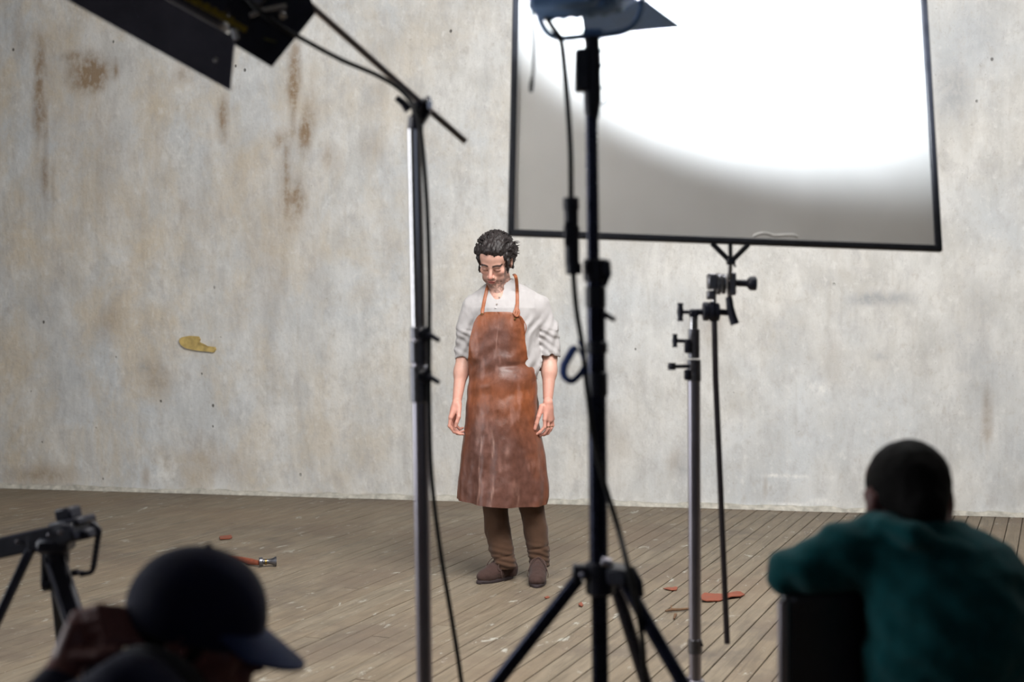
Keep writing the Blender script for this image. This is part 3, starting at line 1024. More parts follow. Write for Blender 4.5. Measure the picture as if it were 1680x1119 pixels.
# apron ---------------------------------------------------------
rows = [(511.5, 789, 845, 0), (514, 786, 853, 0), (519, 783, 857, 0), (530, 778, 860, 0), (545, 774, 861, 0), (560, 771, 862, 0), (575, 769.5, 864, 0), (588, 768.5, 867, .1), (597, 769, 874, .4),
        (606, 769.5, 880, .8), (620, 768.5, 881, 1), (640, 767, 881, 1), (660, 765.5, 881.5, 1), (690, 763, 883, 1), (720, 760, 889, 1), (745, 757, 894, 1), (770, 755, 896, 1), (785, 753.5, 898, 1), (800, 753, 899.5, 1), (812, 752.5, 899, 1), (823, 752.5, 896, 1)]
RA = np.array(rows)
nv, nu_ = 130, 110
vs = np.zeros((nv, nu_, 3)); tt = np.linspace(-1, 1, nu_)
for j in range(nv):
    v = j / (nv - 1)
    py = 511.5 + (823 - 511.5) * v
    l, r_, k = (float(np.interp(py, RA[:, 0], RA[:, i])) for i in (1, 2, 3))
    xl, xr = X(l), X(r_)
    hw_ = (xr - xl) / 2; cx = (xr + xl) / 2
    body_r = np.interp(py, [511, 600, 620, 823], [.200, .200, hw_, hw_])
    Rx = max(hw_, body_r) if k < 1 else hw_
    amax = (1 - k) * math.asin(min(1, hw_ / max(Rx, hw_ + 1e-6))) + k * R(104)
    Rx = hw_ / math.sin(min(amax, math.pi / 2))
    ry = np.interp(py, [511, 540, 580, 620, 680, 823], [.137, .147, .148, .165, .185, .205])
    yc = MD - np.interp(py, [511, 600, 700, 823], [0, 0, .01, .02])
    a = tt * amax
    vs[j, :, 0] = cx + Rx * np.sin(a)
    vs[j, :, 1] = yc - ry * np.cos(a) * (1 if k else 1)
    z = mz(py)
    vs[j, :, 2] = z
    # scalloped hem, lower at the camera-right side
    hem = np.interp(tt, [-1, -.5, 0, .5, .85, 1], [.020, .012, .000, -.006, -.002, .03])
    vs[j, :, 2] += hem * np.clip((v - .75) / .25, 0, 1) ** 2
    # rounded bib corners
    vs[j, :, 2] -= .012 * np.clip(1 - v / .05, 0, 1) * np.abs(tt) ** 6
    vs[j, :, 2] -= .010 * np.clip(1 - v / .08, 0, 1) * (1 - tt) * .0
P = vs.reshape(-1, 3).astype(np.float32)
vv = np.repeat(np.linspace(0, 1, nv), nu_); tq = np.tile(tt, nv)
fold = np.zeros(len(P))
low = np.clip((vv - .55) / .45, 0, 1)
fold += low * (.016 * np.sin(tq * 8.0 + .8 + 1.5 * vv) + .008 * np.sin(tq * 17 + 2.0 - vv * 2) + .004 * np.sin(tq * 31 + vv * 5))
wob = vnoise(np.stack([tq * 1.4, vv * 2, np.zeros_like(vv)], -1).astype(np.float32), 2.0)
waist = np.exp(-((vv - .36) / .16) ** 2)
fold += waist * .0075 * np.sin(vv * 62 + tq * 2.2 + wob * 7) * (.5 + .5 * vnoise(np.stack([tq * 3, vv * 6, vv * 0 + 2], -1).astype(np.float32)))
crease = np.exp(-((vv - (.285 - .02 * tq)) / .012) ** 2) * np.clip((tq + .15) * 2, 0, 1)
fold -= crease * .012
fold += (fbm(P, 9, 3) - .5) * .016 * (.5 + vv) + (fbm(P, 45, 3) - .5) * .0035
fold += -.010 * np.exp(-((tq + .05 - .0 * vv) / .05) ** 2) * np.clip(1 - vv / .3, 0, 1) * .4
nx = np.sin(tq * 1.4); ny = -np.cos(tq * 1.4)
P[:, 0] += fold * nx * .45; P[:, 1] += fold * ny
def apron_col(P, tq, vv):
    o = np.array(lin((138, 78, 47))); mv = np.array(lin((95, 65, 58))); dk = np.array(lin((92, 54, 38))); lt = np.array(lin((170, 128, 116)))
    n1 = fbm(P.astype(np.float32), 7, 4, 3.0); n2 = fbm(P.astype(np.float32) * np.array([1, 1, .3], dtype=np.float32), 28, 4, 6)
    c = np.tile(o, (len(P), 1))
    bib = np.clip(1.25 - np.sqrt(((tq + .05) / .85) ** 2 + ((vv - .20) / .19) ** 2) + (n1 - .5) * .9, 0, 1)
    skirt = np.clip(1.4 - np.sqrt(((tq + .05) / .66) ** 2 + ((vv - .84) / .32) ** 2) + (n1 - .5) * 1.0, 0, 1)
    mm = np.clip(np.maximum(bib, skirt) * 1.5, 0, 1)[:, None] * .88
    c = c * (1 - mm) + mv * mm
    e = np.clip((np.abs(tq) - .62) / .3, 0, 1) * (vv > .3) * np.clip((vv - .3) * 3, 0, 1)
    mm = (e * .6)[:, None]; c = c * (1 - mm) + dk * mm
    bl = (np.clip(1 - np.sqrt(((tq + .86) / .2) ** 2 + ((vv - .93) / .1) ** 2), 0, 1) * .8)[:, None]
    c = c * (1 - bl) + np.array(lin((138, 76, 54))) * bl
    mm = (np.clip((n2 - .60) * 8, 0, 1) * .28 * (mm[:, 0] * 0 + 1))[:, None]; c = c * (1 - mm) + lt * mm
    mm = (np.clip((.40 - n2) * 8, 0, 1) * .3)[:, None]; c = c * (1 - mm) + dk * mm
    for t0, v0, v1, w_, am in ((-.31, .62, 1.0, .010, .55), (-.135, .58, 1.0, .012, .75), (.06, .66, .76, .03, .4), (.10, .95, 1.0, .02, .8), (-.02, .60, .68, .05, .35), (.2, .93, 1.0, .015, .5), (-.02, .0, .2, .010, .35)):  # pale streaks: highlights on the folds, painted into the leather colour
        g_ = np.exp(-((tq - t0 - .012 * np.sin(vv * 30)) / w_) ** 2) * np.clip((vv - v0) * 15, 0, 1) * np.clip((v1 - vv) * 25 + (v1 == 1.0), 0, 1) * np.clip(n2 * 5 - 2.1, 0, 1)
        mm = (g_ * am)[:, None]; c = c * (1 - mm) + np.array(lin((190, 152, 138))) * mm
    return c * (.74 + .28 * n1)[:, None]
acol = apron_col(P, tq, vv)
o0 = np.array(origin_of(man))
# inner layer
gv = P.reshape(nv, nu_, 3)
cxs = gv[:, :, 0].mean(1, keepdims=True)
inn = gv.copy(); 
nrm = np.stack([nx, ny, np.zeros_like(nx)], -1).reshape(nv, nu_, 3)
inn -= nrm * .0035
allv = np.concatenate([gv.reshape(-1, 3), inn.reshape(-1, 3)]) - o0
K = nv * nu_
fs = []
for j in range(nv - 1):
    for i in range(nu_ - 1):
        a_ = j * nu_ + i
        fs.append((a_, a_ + nu_, a_ + nu_ + 1, a_ + 1)); fs.append((a_ + K, a_ + 1 + K, a_ + nu_ + 1 + K, a_ + nu_ + K))
for i in range(nu_ - 1):
    fs.append((i, i + 1, i + 1 + K, i + K)); a_ = (nv - 1) * nu_ + i; fs.append((a_, a_ + K, a_ + 1 + K, a_ + 1))
for j in range(nv - 1):
    a_ = j * nu_; fs.append((a_, a_ + K, a_ + nu_ + K, a_ + nu_)); a_ += nu_ - 1; fs.append((a_, a_ + nu_, a_ + nu_ + K, a_ + K))
me = bpy.data.meshes.new('apron'); me.from_pydata(allv.tolist(), [], fs); me.shade_smooth(); me.set_sharp_from_angle(angle=R(60))
at = me.color_attributes.new('Col', 'FLOAT_COLOR', 'POINT')
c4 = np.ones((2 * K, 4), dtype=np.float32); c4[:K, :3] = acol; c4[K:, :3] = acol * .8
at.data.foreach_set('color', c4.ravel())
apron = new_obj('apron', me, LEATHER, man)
def apron_y(px, py):
    x, z = X(px), mz(py)
    g = gv.reshape(-1, 3); d = (g[:, 0] - x) ** 2 + (g[:, 2] - z) ** 2
    return float(g[d.argmin(), 1])
# neck strap
for name, pl in (('strap', [(791, 515), (792, 508), (795, 492), (799, 474), (803, 461), (808, 452)]), ('strap', [(846.5, 517), (848.5, 505), (848.5, 480), (847.5, 462), (845.5, 453), (843, 450)])):
    pts = []
    for i, p in enumerate(pl):
        if i < 1: pts.append(W(*p, apron_y(*p) - .004))
        elif i < len(pl) - 1:
            q = on_shirt(*p, .006); pts.append(q)
        else: pts.append(M(*p, .05))
    pts[1].y = min(pts[1].y, pts[0].y + .012)
    b = MB(); ribbon(b, spline(pts, 6), .0085, .003)
    b.build('strap', LEATHER_STRAP, apron, 'narrow tan leather neck strap')
b = MB(); pts = [on_shirt(847, 500, .008), on_shirt(845.5, 507, .014), W(843, 514, apron_y(843, 515) - .006), W(848, 519, apron_y(848, 519) - .008), W(852, 513, apron_y(850, 515) - .004), on_shirt(849, 504, .012)]
ribbon(b, spline(pts, 5), .005, .003)
b.build('strap_knot', LEATHER_STRAP, apron)
b = MB(); pts = [W(847, 517, apron_y(847, 517) - .006), W(855, 520, apron_y(855, 522) - .012), W(862, 532, MD - .13), W(863, 540, MD - .125), W(861, 548, apron_y(860, 548) - .006)]
b.tube(spline(pts, 6), .0022, 6)
b.build('loose_thong', LEATHER_STRAP, apron)
for p in ((791, 515), (845, 523)):
    b = MB(); q = W(*p, apron_y(*p) - .006); b.cyl(q + Vector((0, .004, 0)), q - Vector((0, .002, 0)), .0048, seg=14); b.build('rivet', BRASS, apron)
# waist tie behind
b = MB()
ring_pts = [Vector((X(829) + .19 * math.sin(t_), MD + .165 * math.cos(t_) * 1.0, mz(606) + .004 * math.sin(3 * t_))) for t_ in np.linspace(R(-80), R(80), 20)]
ribbon(b, ring_pts, .010, .003, up=(0, 1, 0)); b.build('waist_tie', LEATHER_STRAP, apron)

# trousers
tr_ = SDF((-.22, MD - .26, .06), (.26, MD + .2, .98), .0045)
tr_.add(rings([(mz(720), X(829), MD, .168, .118), (mz(660), X(829), MD, .165, .112), (mz(632), X(829), MD, .156, .106)]), .02)
for (pts, dd) in (([(810, 700, 24, 0), (812, 830, 20.5, 0), (817, 870, 20, -.03), (824, 900, 19, -.06), (830, 924, 17, -.08)], 0), ([(852, 700, 24, 0), (872, 830, 20.5, 0), (878, 870, 20, -.01), (883, 900, 18.5, -.02), (885, 921, 16.5, -.03)], 0)):
    for i in range(len(pts) - 1):
        a_, b_ = pts[i], pts[i + 1]
        tr_.add(rc(M(a_[0], a_[1], a_[3]), M(b_[0], b_[1], b_[3]), a_[2] / 324 * (1.0 if i else 1.25), b_[2] / 324), .012)
    e = M(pts[-1][0], pts[-1][1], pts[-1][3])
    tr_.sub(rc(e - Vector((0, 0, .125)), e - Vector((0, 0, .10)), .075), .004)
def tfold(P):
    z = P[:, 2]
    lowm = np.clip((mz(880) - z) * 10, 0, 1)
    return (np.sin(z * 210 + P[:, 0] * 40 + 5 * vnoise(P, 15)) * .0032 * lowm + (fbm(P * np.array([1, 1, .6], dtype=np.float32), 13, 3) - .5) * .022 + np.exp(-((z - mz(903) - .2 * (P[:, 0] - .03)) / .006) ** 2) * .006)
tr_.disp(tfold)
tr_.mesh('trousers', TROUSER, man)

# shoes
def shoe(toe, heel, name_label):
    toe, heel = Vector(toe), Vector(heel)
    fwd = (toe - heel).normalized(); L = (toe - heel).length
    side = Vector((0, 0, 1)).cross(fwd)
    Mx = Matrix((fwd, side, Vector((0, 0, 1)))).transposed()
    C = heel + fwd * L * .42
    k = L / .29
    f = SDF((C.x - .22, C.y - .22, 0.0), (C.x + .22, C.y + .22, .19), .003)
    def a(p, kk=.015): f.add(xf(p, np.array(Mx), C), kk)
    a(ell((.095 * k, .0, .030), (.070 * k, .044, .036)))
    a(ell((.03 * k, 0, .040), (.09 * k, .042, .046)), .02)
    a(rc((.035, 0, .052), (-.045, 0, .088), .032, .040), .03)
    a(ell((-.080 * k, 0, .045), (.046, .036, .055)), .02)
    a(rc((-.042, 0, .085), (-.045, 0, .132), .042, .038), .02)
    f.sub(xf(ell((-.0, 0, -.035), (.4, .2, .047)), np.array(Mx), C), .004)
    
    f.disp(lambda P: (fbm(P, 40, 2) - .5) * .004)
    o = f.mesh('shoe', SUEDE, man, name_label)
    s = MB()
    out = []
    for t in np.linspace(0, 2 * math.pi, 40, endpoint=False):
        x = math.cos(t); y = math.sin(t)
        w = .046 if x > 0 else .040
        w *= 1 - .12 * math.exp(-((x + .1) / .25) ** 2)
        out.append(C + fwd * ((.035 + .137 * x) * k) + side * (w * y * (1 if abs(y) < 1 else 1)))
    nn_ = len(out)
    vs_ = []
    for z, q in ((0, .97), (.003, 1.0), (.013, 1.0), (.016, .96)):
        cc_ = C + fwd * .035 * k
        vs_ += [cc_ + (p - cc_) * q + Vector((0, 0, z)) for p in out]
    fs_ = [tuple(range(nn_ - 1, -1, -1)), tuple(range(3 * nn_, 4 * nn_))]
    for r__ in range(3):
        fs_ += [(r__ * nn_ + i, r__ * nn_ + (i + 1) % nn_, (r__ + 1) * nn_ + (i + 1) % nn_, (r__ + 1) * nn_ + i) for i in range(nn_)]
    s.add(vs_, fs_).build('sole', SOLE, o)
    lc = MB()
    def Lp(x, y, z): return C + Mx @ Vector((x, y, z))
    for i in range(3):
        x = .045 - i * .022; z = .083 + i * .014
        lc.tube(spline([Lp(x, -.024, z - .006), Lp(x - .006, 0, z + .004), Lp(x, .024, z - .006)], 5), .0022, 6)
    for sg in (-1, 1):
        lc.tube(spline([Lp(.002, 0, .118), Lp(.030, sg * .030, .105), Lp(.050, sg * .044, .066), Lp(.028, sg * .040, .058), Lp(.002, 0, .118)], 6), .0019, 6)
        lc.tube(spline([Lp(.002, 0, .118), Lp(.025, sg * .034, .085), Lp(.035, sg * .050, .045), Lp(.030, sg * .050, .022)], 6), .0017, 6)
    lc.build('laces', LACE, o)
g = lambda px, py: W(px, py, CZ * F / (py - HY))
def gf(px, py):
    p = g(px, py); p.z = 0; return p
shoe(gf(784, 958), gf(845, 947), 'dark brown suede lace-up shoe turned outward')
shoe(gf(880, 965), gf(885, 944), 'dark brown suede lace-up shoe pointing forward')
# rings on the hand
for a_, b_, t_ in ((rk[1], M(899.5, 703, hr - .008), .82), (rk[2], M(904, 702, hr + .012), .8)):
    c_ = a_.lerp(b_, t_); d_ = (b_ - a_).normalized()
    u_ = d_.cross(Vector((0, 1, 0))).normalized(); w_ = d_.cross(u_)
    b = MB(); b.tube([c_ + (u_ * math.cos(q) + w_ * math.sin(q)) * .0105 for q in np.linspace(0, 2 * math.pi, 25)], .0018, 6, cap=False)
    b.build('finger_ring', BRASS, man)

# ------------------------------------------------------------ litter on the floor
def flat_scrap(name, pts, th, matr, label, cat, curl=.004):
    b = MB(); P_ = [gf(*p) for p in pts]; n = len(P_)
    c = sum(P_, Vector()) / n
    P2 = [p + Vector((0, 0, .001 + curl * (0.5 + .5 * math.sin(i * 2.1)))) for i, p in enumerate(P_)]
    vs = [c + Vector((0, 0, th + curl))] + [p + Vector((0, 0, th)) for p in P2] + P2 + [c + Vector((0, 0, .0005))]
    fs = [(0, 1 + i, 1 + (i + 1) % n) for i in range(n)] + [(1 + i, 1 + n + i, 1 + n + (i + 1) % n, 1 + (i + 1) % n) for i in range(n)] + [(2 * n + 1, 1 + n + (i + 1) % n, 1 + n + i) for i in range(n)]
    o = b.add(vs, fs).build(name, matr, angle=30)
    return tag(o, label, cat)
flat_scrap('leather_scrap', [(1150, 980), (1156, 977), (1166, 979), (1176, 977), (1186, 979), (1196, 975), (1208, 973), (1215, 975), (1222, 977), (1215, 981), (1200, 983), (1180, 987), (1160, 989), (1151, 988)], .004, LEATHER_SCRAP, 'long ragged orange leather offcut on the boards beside the thin hanging rod', 'leather scrap', .01)
flat_scrap('leather_scrap', [(1088, 967), (1096, 966), (1103, 965), (1108, 964), (1112, 966), (1110, 969), (1102, 970), (1095, 969)], .003, LEATHER_SCRAP, 'small forked orange leather scrap between the two stands', 'leather scrap')
flat_scrap('leather_scrap', [(949, 993), (954, 991), (957, 994), (955, 997), (950, 996)], .004, LEATHER_SCRAP, 'tiny orange leather chip just left of the black stand', 'leather scrap', .006)
flat_scrap('leather_scrap', [(893, 981), (899, 979), (902, 981), (896, 983)], .002, LEATHER_SCRAP, 'thin tan sliver of leather near the front shoe', 'leather scrap', .002)
flat_scrap('leather_scrap', [(360, 882), (379, 880), (381, 883), (377, 885), (361, 886)], .006, LEATHER_SCRAP, 'small oblong red leather piece on the floor above the cap', 'leather scrap', .003)
b = MB(); b.tube([gf(1092, 1005) + Vector((0, 0, .007)), gf(1102, 1004) + Vector((0, 0, .010)), gf(1115, 1003) + Vector((0, 0, .008)), gf(1132, 1001) + Vector((0, 0, .007))], [.005, .007, .006, .005], 8)
b.tube([gf(1102, 1004) + Vector((0, 0, .01)), gf(1101, 1001) + Vector((0, 0, .02))], .003, 6)
tag(b.build('wooden_stick', WOOD_STICK), 'thin brown stick lying on the boards left of the chrome stand', 'stick')
b = MB(); b.tube([gf(1110, 1010) + Vector((0, 0, .006)), gf(1108, 1013) + Vector((0, 0, .012)), gf(1106, 1017) + Vector((0, 0, .005))], [.003, .007, .004], 8)
tag(b.build('wood_chip', WOOD_STICK), 'short dark bent chip just below the brown stick', 'wood chip')
b = MB(); rr = random.Random(4)
t = thing('hammer', gf(420, 928), 'small hammer with orange-brown handle lying on the floor beside the navy cap', 'hammer')
b = MB(); b.tube([gf(372, 918) + Vector((0, 0, .012)), gf(396, 922) + Vector((0, 0, .014)), gf(412, 927) + Vector((0, 0, .018)), gf(426, 930) + Vector((0, 0, .02))], [.010, .014, .017, .012], 12)
b.build('handle', LEATHER_SCRAP, t)
hd = (gf(450, 929) - gf(424, 930)).normalized()
p0 = gf(425, 930) + Vector((0, 0, .026))
b = MB(); b.cyl(p0, p0 + hd * .02, .024); b.cyl(p0 + hd * .02, p0 + hd * .05, .014); b.tube([p0 + hd * .05, p0 + hd * .065, p0 + hd * .085, p0 + hd * .09], [.014, .016, .026, .027], 14)
b.build('head', GREYMETAL, t)
b = MB(); b.cyl(p0 + hd * .030 + Vector((0, -.006, 0)), p0 + hd * .042 + Vector((0, -.006, 0)), .0155); b.build('collar', BRASS, t)

# ------------------------------------------------------------ stands
def tknob(b, base, dirv, L, r=.006, bar=.022, br=.007, bdir=(0, 0, 1)):
    base = Vector(base); dirv = Vector(dirv).normalized()
    e = base + dirv * L
    b.cyl(base, e, r)
    bd_ = Vector(bdir).normalized()
    b.tube([e - bd_ * bar, e - bd_ * bar * .6, e, e + bd_ * bar * .6, e + bd_ * bar], [br * 1.2, br, br * 1.3, br, br * 1.2], 10)

def stand_legs(root, c, hub_z, feet, r, matr, collar=True):
    for ft in feet:
        b = MB(); a = Vector((c.x, c.y, hub_z)); ft = Vector(ft)
        d = Vector((ft.x - c.x, ft.y - c.y, 0)).normalized()
        a2 = a + d * .035
        b.tube([a2, Vector((ft.x, ft.y, r + .012))], r, 12)
        b.build('leg', matr, root)

# --- chrome C-stand at camera left, d = 3.3
d1 = 3.3
def T1(px, py, dd=0): return W(px, py, d1 + dd)
base1 = T1(701, 1464); base1.z = 0
cs1 = thing('c_stand', base1, 'tall chrome light stand carrying the dark bank light on a boom', 'light stand')
ax_t, ax_j, ax_b = T1(680.5, 205), T1(688, 600), base1 + Vector((0, 0, .05))
MB().cyl(ax_t, T1(688, 560), .0172, seg=28).build('riser', CHROME, cs1)
MB().cyl(T1(688, 540), ax_b, .0185, seg=28).build('column', CHROME_DULL, cs1)
b = MB()
for y0, y1, r_ in ((536, 556, .0195), (558, 596, .022), (600, 660, .0225)):
    b.cyl(T1(687 + (y0 - 536) * .02, y0), T1(687 + (y1 - 536) * .02, y1), r_, seg=24)
b.build_each('joint_collar', GREYMETAL, cs1)
for yy in (548, 617):
    b = MB(); b.box(T1(698, yy, -.01), (.030, .034, .034), ch=.006)
    b.tube([T1(702, yy, -.02), T1(708, yy + 3, -.025), T1(721, yy + 11, -.03)], [.008, .007, .0055], 10)
    b.cyl(T1(690, yy, -.03), T1(690, yy, -.05), .009)
    b.build('clamp_lever', BLACK, cs1)
feet = []
for k, (ang, hub) in enumerate(((200, .30), (320, .26), (80, .22))):
    b = MB(); dv = Vector((math.cos(R(ang)), math.sin(R(ang)), 0)); c0 = Vector((base1.x, base1.y, 0))
    b.tube(spline([c0 + Vector((0, 0, hub)) + dv * .02, c0 + Vector((0, 0, hub)) + dv * .06, c0 + Vector((0, 0, .03)) + dv * .34, c0 + Vector((0, 0, .015)) + dv * .46], 6), .0125, 12)
    b.cyl(c0 + Vector((0, 0, hub - .02)), c0 + Vector((0, 0, hub + .02)), .026)
    b.build('leg', CHROME_DULL, cs1)
# grip head
b = MB()
hc = T1(686, 182)
b.cyl(T1(681, 214), T1(683, 192), .019)
b.cyl(T1(676, 182, -.0), T1(690, 180, -.0), .021, seg=24)
b.cyl(T1(689, 178, -.012), T1(697, 181, -.016), .027, seg=24)
b.cyl(T1(697, 190, -.0), T1(702, 193, -.0), .022, seg=24)
b.box(T1(684, 198), (.032, .036, .030), ch=.006)
b.build('grip_head', BLACK, cs1)
b = MB(); b.tube([T1(671, 180, -.02), T1(662, 169, -.025), T1(650, 160, -.03)], [.012, .009, .0075], 10); b.build('wing_lever', BLACK, cs1)
b = MB(); b.cyl(T1(700, 172, -.02), T1(706, 168, -.02), .012); b.cyl(T1(703, 158, -.01), T1(704, 186, -.01), .006); b.box(T1(705, 172, -.022), (.012, .02, .022)); b.build_each('chrome_bolt', CHROME, cs1)
# boom
bm_a, bm_b = T1(764, 232, .03), W(440, -52, 3.22)
boom = MB().tube([bm_a, T1(704, 180, .0), bm_b], .0082, 14).build('boom_rod', mat('brownish_steel_rod', (128, 116, 108), .4, .5, .1, 30), cs1)

# --- bank light on the boom
dk_ = 3.1
def T2(px, py, dd=0): return W(px, py, dk_ + dd)
bl = thing('bank_light', T2(330, -30), 'dark bank light with barn doors and yellow print hanging at the top of the picture', 'lamp')
A_ = (T2(385, 60) - T2(117, -88)).normalized()
MB().plate([T2(60, -28), T2(378, 149), T2(386, 62), T2(96, -98)], .004).build('barn_door', FLAP, bl, 'long dark grey lower barn door')
MB().plate([T2(376, 68, .02), T2(446, 110, .02), T2(500, 44, .05), T2(517, 22, .06), T2(507, -14, .07), T2(376, -60, .05)], .004).build('barn_door', BLACK, bl, 'black end barn door')
MB().plate([T2(96, -120, .2), T2(420, 40, .2), T2(480, -60, .34), T2(160, -230, .34)], .004).build('barn_door', BLACK, bl)
zc = Vector((0, 1, 0)); side_ = A_.cross(zc).normalized()
Mh = Matrix((A_, side_, zc)).transposed()
hcen = T2(255, -62, .08)
b = MB(); b.box(hcen + Mh @ Vector((0, 0, 0)), (.42, .125, .10), Mh, .012)
b.build('housing', BLACK, bl)
MB().box(T2(348, 18, -.01) , (.17, .012, .006), Mh, .001).build('caution_strip', YELLOW, bl, 'worn yellow printed strip')
bb = MB()
for i in range(7):
    bb.box(T2(300 + i * 13, -10 + i * 7.2, -.012) + side_ * 0, (.011, .016, .004), Mh, .0005)
bb.build_each('yellow_letter', YELLOW, bl)
MB().box(T2(443, 66, .012), (.026, .022, .002), rotm((15, 'Y')), .0003).build('sticker', mat('olive_sticker', (84, 84, 40), .7, 0, .3, 80), bl)
b = MB(); b.cyl(T2(384, 48, -.0), T2(388, 66, -.0), .008); b.tube([T2(410, 26, .0), T2(430, 18, .0), T2(470, 10, .0)], .006, 10); b.cyl(T2(463, 22, .0), T2(464, 27, -.01), .008)
b.build('hinge', CHROME, bl)
b = MB(); b.box(T2(400, -20, .05), (.12, .05, .05), Mh, .006); b.cyl(T2(440, -52, .1), T2(400, -20, .06), .014); b.build('mounting_bracket', GREYMETAL, bl)
b = MB(); q = T2(354, 98, -.004); b.cyl(q + Vector((0, .006, 0)), q - Vector((0, .001, 0)), .006); b.build('door_rivet', CHROME, bl)
EM = emis('tube_light_face', (1.0, .95, .88), 6.0)
MB().box(hcen + zc * .055, (.37, .10, .006), Mh, .001).build('light_face', EM, bl)
ll = area('bank_light_glow', hcen + zc * .07, M(830, 560), .36, .1, 26, (1.0, .95, .88)); 

# cable down the chrome stand
pts = [T2(392, -40, .02), T2(410, 2, 0), T2(455, 40, 0), T2(500, 66, .05), T2(560, 98, .1), T2(620, 124, .14), T1(660, 150, -.035), T1(684, 185, -.045), T1(692, 230, -.03), T1(700, 330, -.02), T1(704, 450, -.015), T1(704, 560, -.02), T1(704, 660, -.02), T1(708, 780, -.02), T1(722, 900, -.02), T1(742, 1020, -.02), T1(757, 1119, -.02), T1(776, 1280, -.02)]
e_ = T1(790, 1440, -.02); e_.z = .008; e2 = e_ + Vector((.25, .1, 0))
tag(MB().tube(spline(pts + [e_, e2], 8), .0055, 10).build('power_cable', RUBBER), 'black cable running from the bank light down the chrome stand', 'cable')

# --- black combo stand, d = 2.95
d3 = 2.95
def T3(px, py, dd=0): return W(px, py, d3 + dd)
base3 = T3(990, 1577); base3.z = 0
st = thing('tripod_stand', base3, 'black tripod stand with lever collars holding the blue lamp', 'light stand')
MB().cyl(T3(970.5, 190), T3(973.5, 440), .0130, seg=24).build('riser', BLACK_TUBE, st)
MB().cyl(T3(977, 425), T3(982.5, 930), .0195, seg=24).build('column', BLACK_TUBE, st)
MB().cyl(T3(983, 925), T3(988.5, 1500), .0175, seg=24).build('column', BLACK_TUBE, st)
b = MB()
b.cyl(T3(971.5, 60), T3(971.5, 86), .0165)
b.cyl(T3(971.5, 80), T3(972, 170), .0185)
b.tube([T3(971.5, 165), T3(971.5, 185), T3(971.5, 197)], [.018, .016, .012], 20)
b.box(T3(955, 116, 0), (.030, .034, .088), ch=.004)
b.build('lamp_receiver', BLACK, st)
b = MB(); b.tube(spline([T3(985, 143, -.005), T3(994, 146, -.005), T3(996, 160, -.005), T3(994, 168, -.005), T3(986, 173, -.005)], 5), .0022, 6)
b.build('safety_pin', BLACK, st)
b = MB()
for yy in (83, 107): b.cyl(T3(982, yy, -.01), T3(988, yy, -.01), .004)
b.build_each('screw', BLACK, st)
b = MB()
b.cyl(T3(977, 470), T3(977.5, 505), .0215); b.cyl(T3(979, 560), T3(979.3, 580), .0225); b.cyl(T3(980, 610), T3(980.3, 650), .0215)
b.build_each('joint_collar', BLACK, st)
b = MB(); b.cyl(T3(976, 425), T3(976.5, 462), .024)
b.box(T3(992, 440, -.01), (.024, .034, .036), ch=.006)
b.tube([T3(997, 432, -.02), T3(998, 450, -.02), T3(992, 470, -.02)], [.006, .007, .004], 8)
b.build('joint_collar', BLACK, st)
b = MB(); b.tube([T3(992, 516, -.02), T3(1000, 520, -.025), T3(1009, 525, -.03)], [.008, .006, .005], 10); b.build('lever', BLACK, st)
# leg spider
b = MB()
b.cyl(T3(984, 922), T3(984.5, 975), .030)
b.box(T3(960, 938, 0), (.055, .034, .030), ch=.006)
b.box(T3(943, 940, 0), (.008, .04, .036), ch=.002)
b.box(T3(1020, 945, -.04), (.05, .05, .035), rotm((-35, 'Z')), .006)
b.box(T3(1010, 940, .04), (.05, .05, .035), rotm((50, 'Z')), .006)
b.tube([T3(1035, 930, -.05), T3(1048, 955, -.06), T3(1049, 975, -.06), T3(1044, 985, -.05)], [.006, .009, .01, .006], 10)
b.build('leg_bracket', BLACK, st)
b = MB(); b.cyl(T3(987, 921, -.033), T3(1003, 925, -.035), .009); b.cyl(T3(954, 943, -.02), T3(954, 943, -.026), .005); b.build_each('bolt', CHROME_DULL, st)
for (a_, f_) in ((T3(950, 948), (base3.x - .66, base3.y, .02)), (T3(1024, 955, -.05), (base3.x + .50, base3.y - .42, .02)), (T3(1008, 955, .05), (base3.x + .27, base3.y + .55, .02))):
    f_ = Vector(f_); b = MB(); b.tube([a_, f_], .0145, 12); b.cyl(f_ + Vector((0, 0, -.018)), f_ + Vector((0, 0, .02)), .018)
    lg = b.build('leg', BLACK_TUBE, st)
for f_ in ((base3.x - .33, base3.y), (base3.x + .25, base3.y - .21), (base3.x + .135, base3.y + .275)):
    b = MB(); b.tube([Vector((base3.x - .006, base3.y, .13)), Vector((f_[0], f_[1], .42))], .007, 8); b.build('brace', BLACK_TUBE, st)

# --- the lamp
lc0 = T3(962, -54)
lamp = thing('studio_lamp', lc0, 'blue lamp with barn doors on the black tripod stand, aimed at the white frame', 'lamp')
sc_target = W(1270, -170, 4.25)
beam_dir = (W(1335, -365, 4.25) - T3(962, -52)).normalized()
ldir = (sc_target - lc0); ldir.normalize()
lup = Vector((0, 0, 1)); lup = (lup - ldir * lup.dot(ldir)).normalized(); lsd = ldir.cross(lup)
ML = Matrix((lsd, ldir, lup)).transposed()
b = MB()
hb = lc0 - ldir * .02
b.box(hb, (.19, .19, .175), ML, .02)
b.tube([hb + ldir * .09, hb + ldir * .13], .085, 28)
b.box(hb - ldir * .11, (.15, .05, .13), ML, .015)
b.build('housing', BLUE_PAINT, lamp)
b = MB(); 
for k in range(5): b.box(hb - lup * .088 + lsd * (-.06 + .03 * k), (.012, .14, .008), ML, .002)
b.box(hb - lup * .092, (.15, .02, .006), ML, .001)
b.build_each('cooling_fin', SILVER_PAINT, lamp)
LG = N('clear_lamp_lens'); LG.b.inputs['Emission Color'].default_value = (.85, .93, 1, 1); LG.b.inputs['Emission Strength'].default_value = 12
